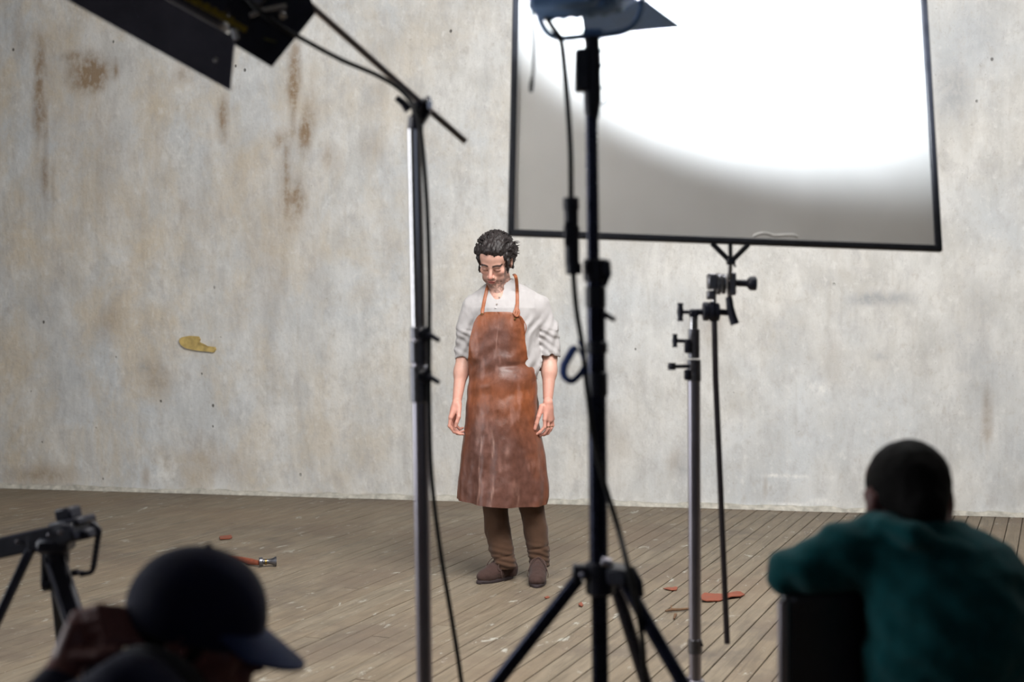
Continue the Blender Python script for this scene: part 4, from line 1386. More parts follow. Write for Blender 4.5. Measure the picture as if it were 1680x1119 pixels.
LG.col(LG.mix(LG.noise(LG.coord(), 30), (.8, .8, .8), (.9, .9, .9)))
MB().cyl(hb + ldir * .128, hb + ldir * .134, .076, seg=28).build('lens', LG.m, lamp)
fr0 = hb + ldir * .137
for (sx_, sy_) in ((1, 0), (-1, 0), (0, 1), (0, -1)):
    o1 = lsd * sx_ + lup * sy_; o2 = lsd * sy_ + lup * sx_
    e1 = fr0 + o1 * .092
    out_ = (ldir * .80 + o1 * .62).normalized()
    MB().plate([e1 - o2 * .075, e1 + o2 * .075, e1 + out_ * .13 + o2 * .115, e1 + out_ * .13 - o2 * .115], .002).build('barn_door', BLUE_PAINT, lamp)
# yoke
b = MB()
b.tube(spline([T3(884, -70, .0), T3(880, -20, 0), T3(884, 24, 0), T3(897, 52, 0), T3(918, 62, 0), T3(945, 61, 0), T3(972, 58, 0), T3(1005, 56, 0), T3(1032, 48, 0), T3(1049, 26, 0), T3(1054, -10, 0), T3(1054, -70, 0)], 6), .0062, 10, flat=1.6, up=(0, 1, 0))
b.cyl(T3(955, 56), T3(988, 56), .011)
b.build('yoke', BLUE_PAINT, lamp)
b = MB(); b.cyl(T3(884, -62), T3(872, -62), .02); b.cyl(T3(1054, -62), T3(1068, -62), .02); b.tube([T3(884, -12, -.01), T3(876, 4, -.01), T3(872, 16, -.01)], [.010, .011, .006], 8); b.build_each('tilt_knob', BLACK, lamp)
b = MB(); b.tube(spline([T3(874, -30, -.01), T3(873, 20, -.01), T3(876, 70, -.01), T3(875, 110, -.01), T3(874, 126, -.01)], 5), .0026, 6); b.tube([T3(874, 124, -.01), T3(872, 138, -.01), T3(871, 151, -.01)], [.003, .005, .004], 8)
b.build('hanging_cord', RUBBER, lamp)
sp = bpy.data.lights.new('lamp_beam', 'SPOT'); sp.energy = 700; sp.spot_size = R(107); sp.spot_blend = .7; sp.color = (.86, .93, 1.0); sp.shadow_soft_size = .05
so = bpy.data.objects.new('lamp_beam', sp); COL.objects.link(so); so.location = fr0 + ldir * .02
so.rotation_euler = beam_dir.to_track_quat('-Z', 'Y').to_euler()

# lamp cable with inline connector
pts = [T3(884, -60, -.03), T3(890, 10, -.03), T3(905, 42, -.03), T3(920, 66, -.025), T3(926, 110, -.02), T3(932, 180, -.02), T3(936, 250, -.02), T3(937, 325, -.02), T3(939, 400, -.02), T3(941, 455, -.02), T3(946, 510, -.02), T3(955, 565, -.025), T3(960, 610, -.03), T3(966, 660, -.032), T3(972, 710, -.03), T3(984, 765, -.03), T3(1000, 820, -.03), T3(1015, 870, -.035), T3(1030, 930, -.10), T3(1046, 1000, -.10), T3(1055, 1060, -.08), T3(1058, 1119, -.06), T3(1066, 1300, -.04)]
e_ = T3(1075, 1560, 0); e_.z = .008
cb = thing('lamp_cable', Vector((e_.x, e_.y, 0)), 'black lamp cable with a thick inline connector beside the tripod column', 'cable')
MB().tube(spline(pts + [e_, e_ + Vector((.3, .15, 0))], 8), .0058, 10).build('wire', RUBBER, cb)
b = MB()
for y0, y1, r_, x0 in ((324, 345, .0165, 936.5), (342, 372, .0145, 937), (370, 392, .0168, 937.5), (390, 436, .0150, 938.5), (432, 450, .0165, 941)):
    b.cyl(T3(x0, y0, -.02), T3(x0 + .6, y1, -.02), r_)
b.box(T3(930, 384, -.03), (.01, .02, .05), ch=.002)
b.build('connector', BLACK, cb)
# blue cable tie
b = MB(); lp = [T3(956, 588, -.045), T3(945, 570, -.05), T3(934, 584, -.055), T3(925, 602, -.055), T3(926, 618, -.05), T3(938, 625, -.05), T3(950, 616, -.048), T3(958, 604, -.045)]
b.tube(spline(lp, 6), .010, 8, flat=.2, up=(1, 0, 0))
b.tube(spline([T3(957, 590, -.045), T3(953, 572, -.045), T3(948, 560, -.042)], 5), .010, 8, flat=.2, up=(1, 0, 0))
tag(b.build('cable_tie', BLUE_STRAP), 'blue looped strap tied round the lamp cable on the tripod column', 'cable tie')

# --- chrome C-stand under the frame, d = 4.05
d4 = 4.05
def T4(px, py, dd=0): return W(px, py, d4 + dd)
base4 = T4(1141, 1288); base4.z = 0
cs2 = thing('c_stand', base4, 'short chrome light stand with two grip heads under the white diffusion frame', 'light stand')
MB().cyl(T4(1138.5, 610), T4(1141, 1272), .0178, seg=28).build('column', CHROME_DULL, cs2)
MB().cyl(T4(1138.5, 508), T4(1138.5, 560), .0115, seg=20).build('spigot', CHROME, cs2)
b = MB(); b.cyl(T4(1138.5, 540), T4(1138.5, 588), .0165, seg=24); b.cyl(T4(1138.5, 590), T4(1139, 626), .0195, seg=24); b.cyl(T4(1140, 1048), T4(1140.5, 1072), .0205, seg=24)
b.build_each('joint_collar', GREYMETAL, cs2)
b = MB()
tknob(b, T4(1130, 560, -.01), (-1, -.1, .05), .040, .0055, .019, .0065)
b.box(T4(1128, 568, -.01), (.018, .02, .04), ch=.004)
b.build('clamp_knob', BLACK, cs2)
b = MB(); tknob(b, T4(1130, 601, -.01), (-1, -.2, 0), .050, .0055, .010, .010); b.box(T4(1127, 615, -.01), (.016, .02, .03), ch=.004); b.build('clamp_knob', BLACK, cs2)
b = MB(); b.tube([T4(1146, 1050, -.01), T4(1153, 1060, -.012)], [.006, .003], 8); b.build('clamp_knob', BLACK, cs2)
# lower grip head
b = MB()
b.cyl(T4(1132, 512, -.0), T4(1160, 512, 0), .009)
b.box(T4(1138, 514), (.026, .03, .022), ch=.004)
b.cyl(T4(1153, 511), T4(1163, 511), .027, seg=28); b.cyl(T4(1164, 511), T4(1171, 511), .0285, seg=28); b.cyl(T4(1171, 512), T4(1180, 512), .026, seg=28)
b.cyl(T4(1180, 512), T4(1198, 513), .009)
b.tube([T4(1196, 488, -.01), T4(1198, 505, -.012), T4(1202, 520, -.014), T4(1206, 532, -.016)], [.010, .011, .012, .013], 12)
b.build('grip_head', BLACK, cs2)
b = MB(); tknob(b, T4(1138, 512, -.0), (-1, 0, 0), .038, .0055, .026, .0075); b.build('clamp_knob', BLACK, cs2)
# upper grip head
b = MB()
b.box(T4(1168, 462), (.026, .045, .045), ch=.004); b.box(T4(1166, 484), (.022, .035, .026), ch=.004)
b.cyl(T4(1176, 466), T4(1182, 466), .031, seg=28); b.cyl(T4(1184, 466), T4(1190, 466), .029, seg=28)
b.box(T4(1200, 466), (.022, .045, .065), ch=.004)
b.build('grip_head', GREYMETAL, cs2)
b = MB(); b.cyl(T4(1203, 464), T4(1226, 465), .010); b.tube([T4(1226, 465), T4(1229, 465), T4(1232, 465), T4(1240, 465), T4(1241, 465)], [.012, .018, .0205, .0205, .017], 16); b.build('clamp_knob', BLACK, cs2)
b = MB(); b.tube([T4(1171.5, 500, -.0), T4(1174, 620, .0), T4(1182, 800, .0), T4(1193, 1056, .0)], .0086, 14); b.build('gobo_arm', mat('dark_steel_rod', (92, 88, 94), .35, .6, .1, 50), cs2)
b = MB(); b.cyl(T4(1172, 470), T4(1172, 500), .006); b.cyl(T4(1197, 484), T4(1196, 496), .007); b.build_each('pin', CHROME, cs2)
for k, (ang, hub) in enumerate(((170, .28), (290, .24), (50, .20))):
    b = MB(); dv = Vector((math.cos(R(ang)), math.sin(R(ang)), 0)); c0 = Vector((base4.x, base4.y, 0))
    b.tube(spline([c0 + Vector((0, 0, hub)) + dv * .02, c0 + Vector((0, 0, hub)) + dv * .06, c0 + Vector((0, 0, .03)) + dv * .34, c0 + Vector((0, 0, .015)) + dv * .46], 6), .0125, 12)
    b.cyl(c0 + Vector((0, 0, hub - .02)), c0 + Vector((0, 0, hub + .02)), .026)
    b.build('leg', CHROME_DULL, cs2)

# --- diffusion frame
fBL, fBR = W(838, 382, 3.97), W(1540, 408, 4.03)
Uf = (fBR - fBL).normalized(); wd = (fBR - fBL).length
Vf = Vector((0, math.sin(R(15)), math.cos(R(15)))); Vf = (Vf - Uf * Vf.dot(Uf)).normalized(); Nf = Uf.cross(Vf)
MF = Matrix((Uf, Nf, Vf)).transposed()
fr_ = thing('diffusion_frame', (fBL + fBR) / 2, 'large square white diffusion frame with black edges, lit by the lamp', 'diffusion frame')
hgt = wd
FB = mat('black_frame_tape', (30, 32, 40), .5, .1, .25, 30)
for a_, b_, nm in ((fBL, fBR, 'bottom'), (fBL + Vf * hgt, fBR + Vf * hgt, 'top'), (fBL, fBL + Vf * hgt, 'l'), (fBR, fBR + Vf * hgt, 'r')):
    dv = (b_ - a_).normalized(); c_ = (a_ + b_) / 2
    Mx = Matrix((dv, Nf, dv.cross(Nf))).transposed()
    MB().box(c_, ((b_ - a_).length + .018, .018, .018), Mx, .003).build('frame_bar', FB, fr_)
# cloth, very slightly slack
n1 = 40; vs, fs = [], []
for i in range(n1 + 1):
    for j in range(n1 + 1):
        u_, v_ = i / n1, j / n1
        q = np.array([[u_ * 3, v_ * 3, 0]], dtype=np.float32)
        s_ = .012 * math.sin(math.pi * u_) * math.sin(math.pi * v_) + .006 * (float(fbm(q, 2, 3)[0]) - .5)
        vs.append(fBL + Uf * wd * u_ + Vf * hgt * v_ + Nf * (s_ - .004))
for i in range(n1):
    for j in range(n1):
        a_ = i * (n1 + 1) + j; fs.append((a_, a_ + n1 + 1, a_ + n1 + 2, a_ + 1))
MB().add(vs, fs).build('cloth', DIFFUSION, fr_, 'thin white diffusion cloth', fix=False)
b = MB()
c_ = W(1197, 402, 4.0)
for px in (1168, 1228): b.tube([W(px, 400 + (px - 1197) * .03, 4.0), W(1199, 430, 4.0)], .0075, 10)
b.tube([W(1198, 400, 4.0), W(1199, 432, 4.0)], .006, 10); b.box(W(1199, 428, 4.0), (.024, .024, .022), ch=.004); b.tube([W(1203, 432, 3.99), W(1207, 438, 3.99)], .003, 8)
b.build('mounting_fork', FB, fr_)
b = MB(); b.cyl(W(1198, 430, 4.02), W(1197, 492, 4.05), .0065); b.build('mounting_pin', CHROME, fr_)
b = MB(); b.tube(spline([W(1236, 388, 3.985), W(1245, 384, 3.98), W(1256, 383, 3.978), (W(1270, 387, 3.98)), W(1285, 386, 3.978), W(1300, 386, 3.978), W(1309, 389, 3.98)], 6), .0042, 8)
b.build('white_thread', mat('frayed_white_thread', (214, 212, 208), .9, 0, .1, 90), fr_)

# ------------------------------------------------------------ camera slider on tripod, lower left
d5 = 3.4
def T5(px, py, dd=0): return W(px, py, d5 + dd)
sl = thing('camera_slider', T5(95, 900), 'black camera slider rail reaching in from the left edge', 'camera slider')
ra, rb_ = T5(-330, 972, .25), T5(139, 868, 0)
dv = (rb_ - ra).normalized(); up_ = (Vector((0, 0, 1)) - dv * dv.z).normalized(); nn_ = dv.cross(up_)
Mr = Matrix((dv, nn_, up_)).transposed()
b = MB(); c_ = (ra + rb_) / 2; Lr = (rb_ - ra).length
b.box(c_ - nn_ * .045 , (Lr - .03, .018, .050), Mr, .004); b.box(c_ + nn_ * .045, (Lr - .03, .018, .050), Mr, .004); b.box(c_ - up_ * .012, (Lr - .03, .075, .012), Mr, .002)
b.build('rail', BLACK, sl)
b = MB(); b.box(rb_ - dv * .025, (.055, .11, .044), Mr, .006); b.box(rb_ - dv * .03 + up_ * .022, (.085, .08, .02), Mr, .005); b.box(rb_ - dv * .036 + up_ * .045, (.046, .05, .03), Mr, .005); b.box(rb_ - dv * .0 - up_ * .012, (.045, .05, .024), Mr, .005)
b.build('end_block', BLACK, sl)
b = MB(); 
for i, t_ in enumerate((.02, .06, .15, .30, .44)):
    q = rb_ - dv * t_ + nn_ * 0 - nn_ * .0
    q = q + (-nn_ if nn_.y > 0 else nn_) * (.056 if t_ > .05 else .066) + up_ * (.006)
    b.cyl(q, q + Vector((0, -.004, 0)), .0042 if i else .006)
b.build_each('screw', CHROME_DULL, sl)
b = MB()
b.tube(spline([T5(150, 858, -.03), T5(158, 864, -.03), T5(163, 872, -.03), T5(160, 890, -.03), T5(157, 910, -.03), T5(154, 928, -.03), T5(150, 938, -.03), T5(140, 941, -.03), T5(132, 939, -.03)], 5), .0062, 8)
for k in range(8):
    q = T5(162 - k * 1.2, 872 + k * 8, -.03); b.tube([q - Vector((0, 0, .004)), q + Vector((0, 0, .004))], .0078, 8)
b.box(T5(135, 941, -.03), (.012, .012, .014), ch=.002)
b.build('crank_chain', BLACK, sl)
# tripod
tp_base = T5(80, 1436); tp_base.z = 0
tp = thing('tripod', tp_base, 'black camera tripod with flat legs under the slider rail', 'tripod')
b = MB(); b.box(T5(92, 893), (.075, .08, .035), ch=.008); b.cyl(T5(93, 900), T5(93, 925), .030); b.cyl(T5(76, 905), T5(75, 960), .012); b.cyl(T5(70, 962, -.02), T5(84, 960, -.02), .013); b.cyl(T5(118, 940, -.02), T5(130, 939, -.02), .008)
b.build('tripod_head', BLACK, tp)
def flat_leg(a_, f_, w_, t_, matr, lab=None):
    a_, f_ = Vector(a_), Vector(f_); dl = (f_ - a_).normalized(); s_ = Vector((1, 0, 0)); s_ = (s_ - dl * s_.dot(dl)).normalized(); n_ = dl.cross(s_)
    Mx = Matrix((s_, n_, dl)).transposed()
    b = MB(); b.box((a_ + f_) / 2, (w_, t_, (f_ - a_).length), Mx, min(w_, t_) * .2); b.cyl(f_ - dl * .03, f_, t_ * .5)
    return b.build('leg', matr, tp, lab), Mx
f1 = T5(260, 1420, -.1); f1.z = .02
f2 = T5(-215, 1420, -.15); f2.z = .02
f3 = Vector((tp_base.x - .1, tp_base.y + .55, .02))
flat_leg(T5(86, 905, -.01), f1, .05, .03, BLACK)
flat_leg(T5(50, 902, -.01), f2, .021, .022, BLACK)
flat_leg(T5(88, 905, .03), f3, .03, .022, BLACK)
b = MB(); dl = (f1 - T5(86, 905, -.01)); b.tube([T5(78, 925, -.035), T5(78, 925, -.035) + dl * .85], .0055, 8); b.build('silver_edge', mat('grey_aluminium', (110, 112, 122), .35, .8), tp)
b = MB(); b.tube([T5(54, 880), T5(54, 905)], .018, 12); b.build('leg_hinge', BLACK, tp)

# ------------------------------------------------------------ person in a teal sweater, lower right (d = 2.7)
d6 = 2.7; k6 = F / d6
def T6(px, py, dd=0): return W(px, py, d6 + dd)
def X6(px, dd=0): return (px - 840) / F * (d6 + dd)
def z6(py): return CZ + (HY - py) / k6
seat_c = T6(1560, 1280, .05)
p2 = thing('person', Vector((seat_c.x, seat_c.y, 0)), 'seated person seen from behind in a teal sweater, one arm over a chair back', 'person')
H2M = rotm((187, 'Z'), (12, 'X')); H2C = T6(1489, 824, .06)
H2Ms = np.array(H2M)
bd2 = SDF((X6(1440) - .42, d6 - .30, .0), (X6(1700) + .12, d6 + .78, 1.13), .006)
put_head(bd2, H2M, H2C)
bd2.add(rc(H2C + Vector((.01, -.03, -.05)), T6(1515, 905, 0), .062, .07), .03)
bd2.add(rings([(.50, X6(1560), d6 + .05, .15, .12), (z6(1080), X6(1560), d6 - .02, .15, .11), (z6(980), X6(1550), d6 - .01, .15, .11), (z6(900), X6(1530), d6 + .0, .13, .09), (z6(880), X6(1520), d6, .08, .07)]), .03)
SH2, EL2 = T6(1425, 908, .0), T6(1292, 938, .05)
HD2 = EL2 + Vector((.17, .16, .02))
bd2.add(rc(SH2, EL2, .045, .036), .02); bd2.add(rc(EL2, HD2, .034, .025), .02)
RS2, RE2 = T6(1604, 925, .0), T6(1655, 1120, .08)
bd2.add(rc(RS2, RE2, .045, .036), .02); bd2.add(rc(RE2, RE2 + Vector((-.12, .24, .0)), .034, .025), .02)
hands2 = []
for hp0, dx in ((HD2, (.75, .65, .0)), (RE2 + Vector((-.12, .24, 0)), (-.45, .85, -.1))):
    dx = Vector(dx).normalized(); sd = dx.cross(Vector((0, 0, 1))).normalized()
    kn = [hp0 + dx * .085 + sd * s_ for s_ in (-.028, -.009, .010, .028)]
    hand(bd2, hp0, kn, [([k_, k_ + dx * .035 - Vector((0, 0, .008)), k_ + dx * .055 - Vector((0, 0, .022)), k_ + dx * .062 - Vector((0, 0, .040))], (.0098, .0092, .0085, .0075)) for k_ in kn],
         ([hp0 + dx * .02 - sd * .02, hp0 + dx * .055 - sd * .045, hp0 + dx * .085 - sd * .052], (.014, .011, .009)), None)
hipL, hipR = Vector((X6(1500), d6 + .08, .52)), Vector((X6(1620), d6 + .08, .52))
knL, knR = Vector((X6(1440), d6 + .50, .50)), Vector((X6(1680), d6 + .50, .50))
ftL, ftR = Vector((X6(1440), d6 + .46, .10)), Vector((X6(1690), d6 + .48, .10))
for h_, k_, f_ in ((hipL, knL, ftL), (hipR, knR, ftR)):
    bd2.add(rc(h_, k_, .07, .052), .03); bd2.add(rc(k_, f_, .05, .035), .02); bd2.add(rc(f_ - Vector((0, 0, .05)), f_ + Vector((0, .16, -.065)), .033, .03), .02)
bd2.mesh('body', SKIN_DARK, p2)
# hair
h2 = SDF((H2C.x - .14, H2C.y - .15, H2C.z - .14), (H2C.x + .14, H2C.y + .15, H2C.z + .15), .004)
h2.add(xf(ell((0, .012, .034), (.079, .098, .087)), H2Ms, H2C))
h2.add(xf(rc((0, .075, -.01), (0, .062, -.06), .045, .038), H2Ms, H2C), .02)
h2.sub(xf(ell((0, -.125, -.03), (.09, .085, .11)), H2Ms, H2C), .01)
for s_ in (-1, 1): h2.sub(xf(ell((s_ * .092, .0, -.02), (.03, .032, .042)), H2Ms, H2C), .006)
h2.sub(xf(ell((0, -.02, -.16), (.2, .1, .10)), H2Ms, H2C), .01)
h2.disp(lambda P: (fbm(P, 60, 2) - .5) * .005)
h2.mesh('hair', HAIR_SHORT, p2)
# sweater
sw = SDF((X6(1250) - .12, d6 - .30, .40), (X6(1700) + .14, d6 + .50, 1.02), .006)
sw.add(rings([(.44, X6(1562), d6 + .06, .175, .15), (z6(1200), X6(1560), d6 + .03, .17, .14), (z6(1119), X6(1556), d6 - .01, .158, .14), (z6(1050), X6(1552), d6 - .03, .162, .14), (z6(980), X6(1545), d6 - .03, .158, .135),
             (z6(925), X6(1540), d6 - .02, .145, .115), (z6(890), X6(1530), d6 - .005, .125, .095), (z6(868), X6(1516), d6 + .01, .082, .08), (z6(852), X6(1504), d6 + .02, .070, .076)]), .02)
sw.add(rc(SH2 + Vector((.03, 0, -.01)), EL2 + Vector((.004, 0, 0)), .062, .046), .04)
sw.add(rc(T6(1380, 905), T6(1330, 930, .02), .05, .048), .03)
sw.add(rc(EL2, HD2 - Vector((.02, .02, 0)), .043, .034), .02)
sw.add(rc(RS2, RE2, .066, .05), .04); sw.add(rc(RE2, RE2 + Vector((-.10, .20, .0)), .048, .036), .02)
sw.add(rc(T6(1452, 886, .0), T6(1405, 905, 0), .052, .055), .03)
# collar roll
cr = [H2C + Vector((.088 * math.cos(t_) + .004, -.015 + .088 * math.sin(t_), -.052 - .012 * math.sin(t_) + .004 * math.cos(3 * t_))) for t_ in np.linspace(R(150), R(390), 12)]
for i in range(len(cr) - 1): sw.add(rc(cr[i], cr[i + 1], .015), .015)
sw.add(rc(T6(1452, 862, -.05), T6(1500, 880, -.09), .016, .02), .03)
sw.add(rc(T6(1500, 880, -.09), T6(1580, 905, -.09), .018, .012), .03)
def swf(P):
    return (fbm(P, 9, 3) - .5) * .035 + np.sin((P[:, 0] * 60 + P[:, 2] * 90) + 5 * vnoise(P, 8)) * .0025
sw.disp(swf)
sw.mesh('sweater', SWEATER, p2)
t2 = SDF((X6(1380) - .12, d6 - .2, .02), (X6(1760) + .1, d6 + .68, .66), .008)
t2.add(rings([(.44, X6(1560), d6 + .06, .16, .13), (.58, X6(1560), d6 + .05, .155, .125)]), .02)
for h_, k_, f_ in ((hipL, knL, ftL), (hipR, knR, ftR)):
    t2.add(rc(h_, k_, .082, .064), .03); t2.add(rc(k_, f_, .062, .05), .02)
t2.mesh('trousers', DARKTWILL, p2)
for f_ in (ftL, ftR):
    f = SDF((f_.x - .08, f_.y - .12, 0), (f_.x + .08, f_.y + .26, .14), .005)
    f.add(rc(f_ + Vector((0, -.03, -.04)), f_ + Vector((0, .16, -.055)), .048, .043), .02); f.add(rc(f_, f_ + Vector((0, 0, -.03)), .05), .02)
    f.sub(ell((f_.x, f_.y, -.1), (.5, .5, .103)), .003)
    f.mesh('shoe', SOLE, p2)

# chair he sits on
ch = thing('chair', Vector((seat_c.x, seat_c.y, 0)), 'black upholstered chair whose back the person in the teal sweater leans an arm on', 'chair')
b = MB(); b.box((X6(1545), d6 + .12, .395), (.46, .46, .085), ch=.025); b.build('seat', VINYL, ch)
f = SDF((X6(1275) - .05, d6 - .20, .25), (X6(1480) + .12, d6 + .35, .86), .005)
bc = T6(1278, 968, .07)
ang = R(12); dvx = Vector((math.cos(ang), math.sin(ang), 0))
# rounded upright back: fat vertical edge then a panel running behind the sitter
topz = z6(965) - .012
A0 = Vector((X6(1297, .03), d6 + .03, 0))
for i in range(14):
    q = A0 + dvx * (i * .0155)
    f.add(rc(q + Vector((0, 0, .34)), q + Vector((0, 0, topz - .018)), .021, .021), .01)
f.disp(lambda P: (fbm(P, 10, 2) - .5) * .006)
f.mesh('backrest', VINYL, ch)
MB().cyl(Vector((X6(1287), d6 + .005, .33)), Vector((X6(1287), d6 + .005, topz - .012)), .0125).build('edge_highlight_tube', CHROME_DULL, ch, 'grey tube added as the window highlight on the back edge')  # added tube stands in for the window highlight along the backrest edge
for px_, dd in ((1345, -.05), (1345, .30), (1700, -.05), (1700, .30)):
    b = MB(); b.tube([Vector((X6(px_), d6 + dd, .005)), Vector((X6(px_) + (.03 if px_ < 1500 else -.03), d6 + dd, .36))], .013, 12); b.build('leg', BLACK, ch)
b = MB(); b.tube([A0 + dvx * .1 + Vector((0, .02, .36)), Vector((X6(1400), d6 + .1, .37))], .014, 10); b.build('back_support', BLACK, ch)

# ------------------------------------------------------------ person in a navy cap, lower left (d = 2.3)
d7 = 2.3; k7 = F / d7
def T7(px, py, dd=0): return W(px, py, d7 + dd)
def X7(px, dd=0): return (px - 840) / F * (d7 + dd)
def z7(py): return CZ + (HY - py) / k7
sb = T7(200, 1119); 
p3 = thing('person', Vector((X7(190), d7 + .02, 0)), 'crouching person in a navy baseball cap, one hand behind the head', 'person')
H3M = rotm((90, 'Z'), (13, 'X')); H3C = T7(322, 1038, .0); H3Ms = np.array(H3M)
bd3 = SDF((X7(-160) - .1, d7 - .42, .0), (X7(460) + .22, d7 + .30, .99), .006)
put_head(bd3, H3M, H3C)
nb = T7(235, 1130, 0)
bd3.add(rc(H3C + H3M @ Vector((0, .035, -.05)), nb, .058, .066), .03)
bd3.add(rings([(.20, X7(150), d7 + .02, .14, .15), (z7(1330), X7(160), d7 + .0, .125, .14), (z7(1200), X7(195), d7 + .0, .12, .15), (z7(1150), X7(210), d7, .09, .10)]), .03)
SH3, EL3, WR3 = T7(215, 1180, -.17), T7(30, 1215, -.20), T7(112, 1088, -.05)
bd3.add(rc(SH3, EL3, .046, .038), .02); bd3.add(rc(EL3, WR3, .037, .027), .02)
kn3 = [T7(118, 1022, -.062), T7(122, 1038, -.066), T7(130, 1054, -.066), T7(140, 1068, -.06)]
kn3 = [T7(128, 1012, -.03), T7(122, 1030, -.045), T7(126, 1048, -.052), T7(138, 1064, -.052)]
hand(bd3, WR3, kn3, [([k_, T7(165 + 4 * i, 1000 + 17 * i, -.045 - .008 * i), T7(195 + 4 * i, 1003 + 16 * i, -.04 - .008 * i), T7(225 + 3 * i, 1012 + 14 * i, -.035 - .008 * i)], (.0115, .0105, .0098, .0085)) for i, k_ in enumerate(kn3)],
     ([T7(130, 1080, -.07), T7(165, 1078, -.085), T7(195, 1068, -.085)], (.016, .012, .0095)), None)
S3, E3, W3_ = T7(220, 1180, .17), T7(330, 1330, .24), T7(480, 1290, .12)
bd3.add(rc(S3, E3, .046, .038), .02); bd3.add(rc(E3, W3_, .036, .026), .02)
kn = [W3_ + Vector((.085, s_, -.005)) for s_ in (-.028, -.009, .01, .028)]
hand(bd3, W3_, kn, [([k_, k_ + Vector((.034, 0, -.01)), k_ + Vector((.05, 0, -.028)), k_ + Vector((.052, 0, -.046))], (.0098, .0092, .0085, .0075)) for k_ in kn],
     ([W3_ + Vector((.02, -.02, 0)), W3_ + Vector((.05, -.045, -.01)), W3_ + Vector((.085, -.05, -.02))], (.014, .011, .009)), None)
hp3 = [Vector((X7(140), d7 + s_, .27)) for s_ in (-.09, .11)]
kn_ = [Vector((X7(460), d7 - .16, .36)), Vector((X7(460), d7 + .20, .36))]
ft_ = [Vector((X7(420), d7 - .14, .08)), Vector((X7(420), d7 + .20, .08))]
for h_, k_, f_ in zip(hp3, kn_, ft_):
    bd3.add(rc(h_, k_, .07, .052), .03); bd3.add(rc(k_, f_, .05, .036), .02); bd3.add(rc(f_ + Vector((-.03, 0, -.03)), f_ + Vector((.12, 0, -.05)), .034, .028), .02)
bd3.mesh('body', SKIN_DARK, p3)
# cap
cp = SDF((H3C.x - .15, H3C.y - .13, H3C.z - .12), (H3C.x + .16, H3C.y + .13, H3C.z + .17), .004)
cp.add(xf(ell((0, .006, .030), (.091, .115, .110)), H3Ms, H3C))
cp.sub(xf(ell((0, 0, -.165), (.3, .3, .170)), H3Ms, H3C), .004)
cp.add(xf(rc((0, .012, .139), (0, .012, .142), .006), H3Ms, H3C), .003)
cp.disp(lambda P: (fbm(P, 12, 2) - .5) * .005)
capo = cp.mesh('cap', NAVY, p3)
b = MB(); nn1, mm1 = 24, 8; vs, fs = [], []
for lay in (0, 1):
    for j in range(mm1 + 1):
        r_ = j / mm1
        for i in range(nn1 + 1):
            t_ = R(-74) + R(148) * i / nn1
            xx = math.sin(t_) * (.084 + .006 * r_)
            yy = -.055 * math.cos(t_) - .036 - .092 * r_ * math.cos(t_ * .85)
            zz = .024 + .012 * math.cos(t_) - .048 * r_ * math.cos(t_ * .9) - .008 * abs(math.sin(t_)) ** 2 * (.4 + .6 * r_) - lay * .0045
            vs.append(H3C + H3M @ Vector((xx, yy, zz)))
K_ = (mm1 + 1) * (nn1 + 1)
for lay in (0, 1):
    for j in range(mm1):
        for i in range(nn1):
            a_ = lay * K_ + j * (nn1 + 1) + i; fs.append((a_, a_ + 1, a_ + nn1 + 2, a_ + nn1 + 1))
for i in range(nn1):
    for j in (0, mm1):
        a_ = j * (nn1 + 1) + i; fs.append((a_, a_ + 1, a_ + 1 + K_, a_ + K_))
for j in range(mm1):
    for i in (0, nn1):
        a_ = j * (nn1 + 1) + i; fs.append((a_, a_ + nn1 + 1, a_ + nn1 + 1 + K_, a_ + K_))
b.add(vs, fs).build('brim', NAVYBRIM, capo)
hb3 = SDF((H3C.x - .15, H3C.y - .13, H3C.z - .12), (H3C.x + .16, H3C.y + .13, H3C.z + .12), .004)
hb3.add(xf(ell((0, .018, .018), (.0815, .100, .085)), H3Ms, H3C)); hb3.add(xf(rc((0, .07, -.01), (0, .062, -.045), .045, .036), H3Ms, H3C), .02)
hb3.sub(xf(ell((0, -.10, -.03), (.1, .095, .12)), H3Ms, H3C), .008)
for s_ in (-1, 1): hb3.sub(xf(ell((s_ * .092, .006, -.018), (.03, .028, .042)), H3Ms, H3C), .005)
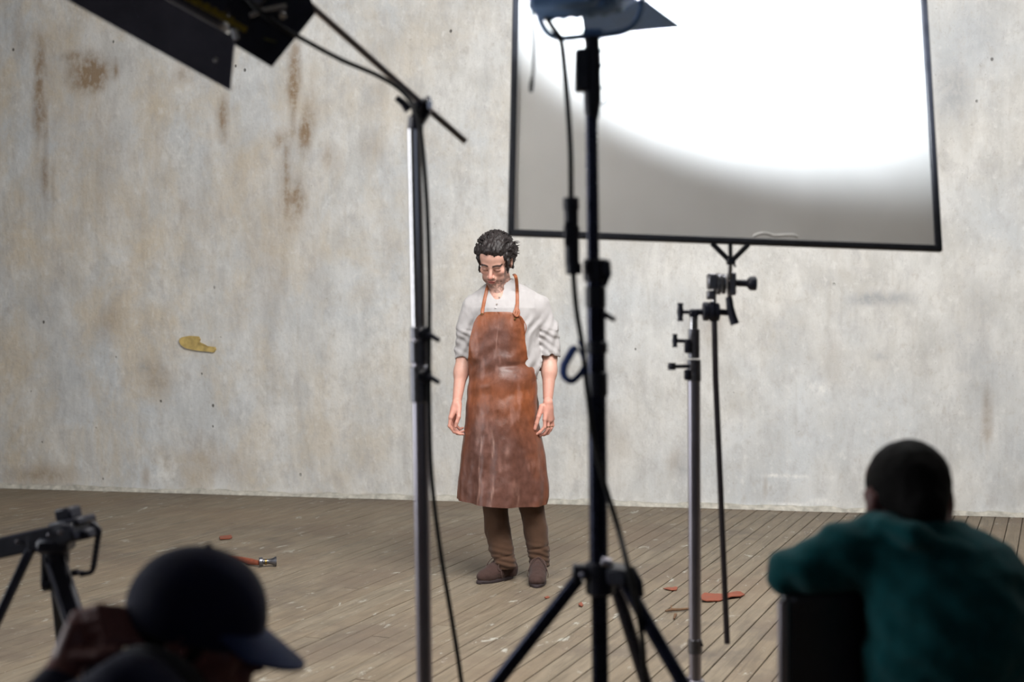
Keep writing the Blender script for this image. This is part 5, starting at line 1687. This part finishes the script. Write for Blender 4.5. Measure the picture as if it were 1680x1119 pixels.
hb3.sub(xf(ell((0, 0, .17), (.3, .3, .15)), H3Ms, H3C), .004)
hb3.mesh('hair', HAIR_SHORT, p3)
# jacket
jk = SDF((X7(-200) - .05, d7 - .45, .16), (X7(460) + .12, d7 + .34, .86), .007)
jk.add(rings([(.20, X7(150), d7 + .02, .165, .18), (z7(1330), X7(160), d7 + .0, .15, .17), (z7(1230), X7(185), d7 + .0, .145, .185), (z7(1175), X7(205), d7, .12, .16), (z7(1140), X7(215), d7, .09, .10)]), .03)
jk.add(rc(SH3 + Vector((-.01, -.01, .012)), EL3, .078, .052), .04)
jk.add(rc(SH3 + Vector((.01, .0, .03)), SH3 + Vector((.05, 0, .0)), .062, .06), .04)
jk.add(rc(EL3, EL3.lerp(WR3, .72), .05, .036), .02)
jk.add(rc(S3, E3, .066, .05), .03); jk.add(rc(E3, E3.lerp(W3_, .8), .048, .036), .02)
jk.disp(lambda P: (fbm(P, 9, 3) - .5) * .024)
jo = jk.mesh('jacket', NAVY, p3)
b = MB(); b.tube(spline([T7(205, 1078, -.10), T7(240, 1072, -.13), T7(280, 1085, -.13), T7(312, 1108, -.11), T7(335, 1140, -.06)], 6), .009, 8, flat=1.5); b.build('collar_edge', GREYEDGE, jo)
t3 = SDF((X7(60) - .1, d7 - .30, .02), (X7(520) + .1, d7 + .36, .48), .008)
for h_, k_, f_ in zip(hp3, kn_, ft_):
    t3.add(rc(h_, k_, .085, .066), .04); t3.add(rc(k_, f_, .062, .05), .02)
t3.mesh('trousers', DARKTWILL, p3)
for f_ in ft_:
    f = SDF((f_.x - .10, f_.y - .07, 0), (f_.x + .2, f_.y + .07, .12), .005)
    f.add(rc(f_ + Vector((-.03, 0, -.035)), f_ + Vector((.12, 0, -.045)), .044, .038), .02)
    f.sub(ell((f_.x, f_.y, -.1), (.5, .5, .103)), .003)
    f.mesh('shoe', SOLE, p3)
bx = MB(); bx.box((X7(140), d7 + .01, .10), (.30, .50, .19), ch=.004)
tag(bx.build('wooden_box', APPLEBOX), 'low plywood box the crouching person in the cap sits on', 'box')
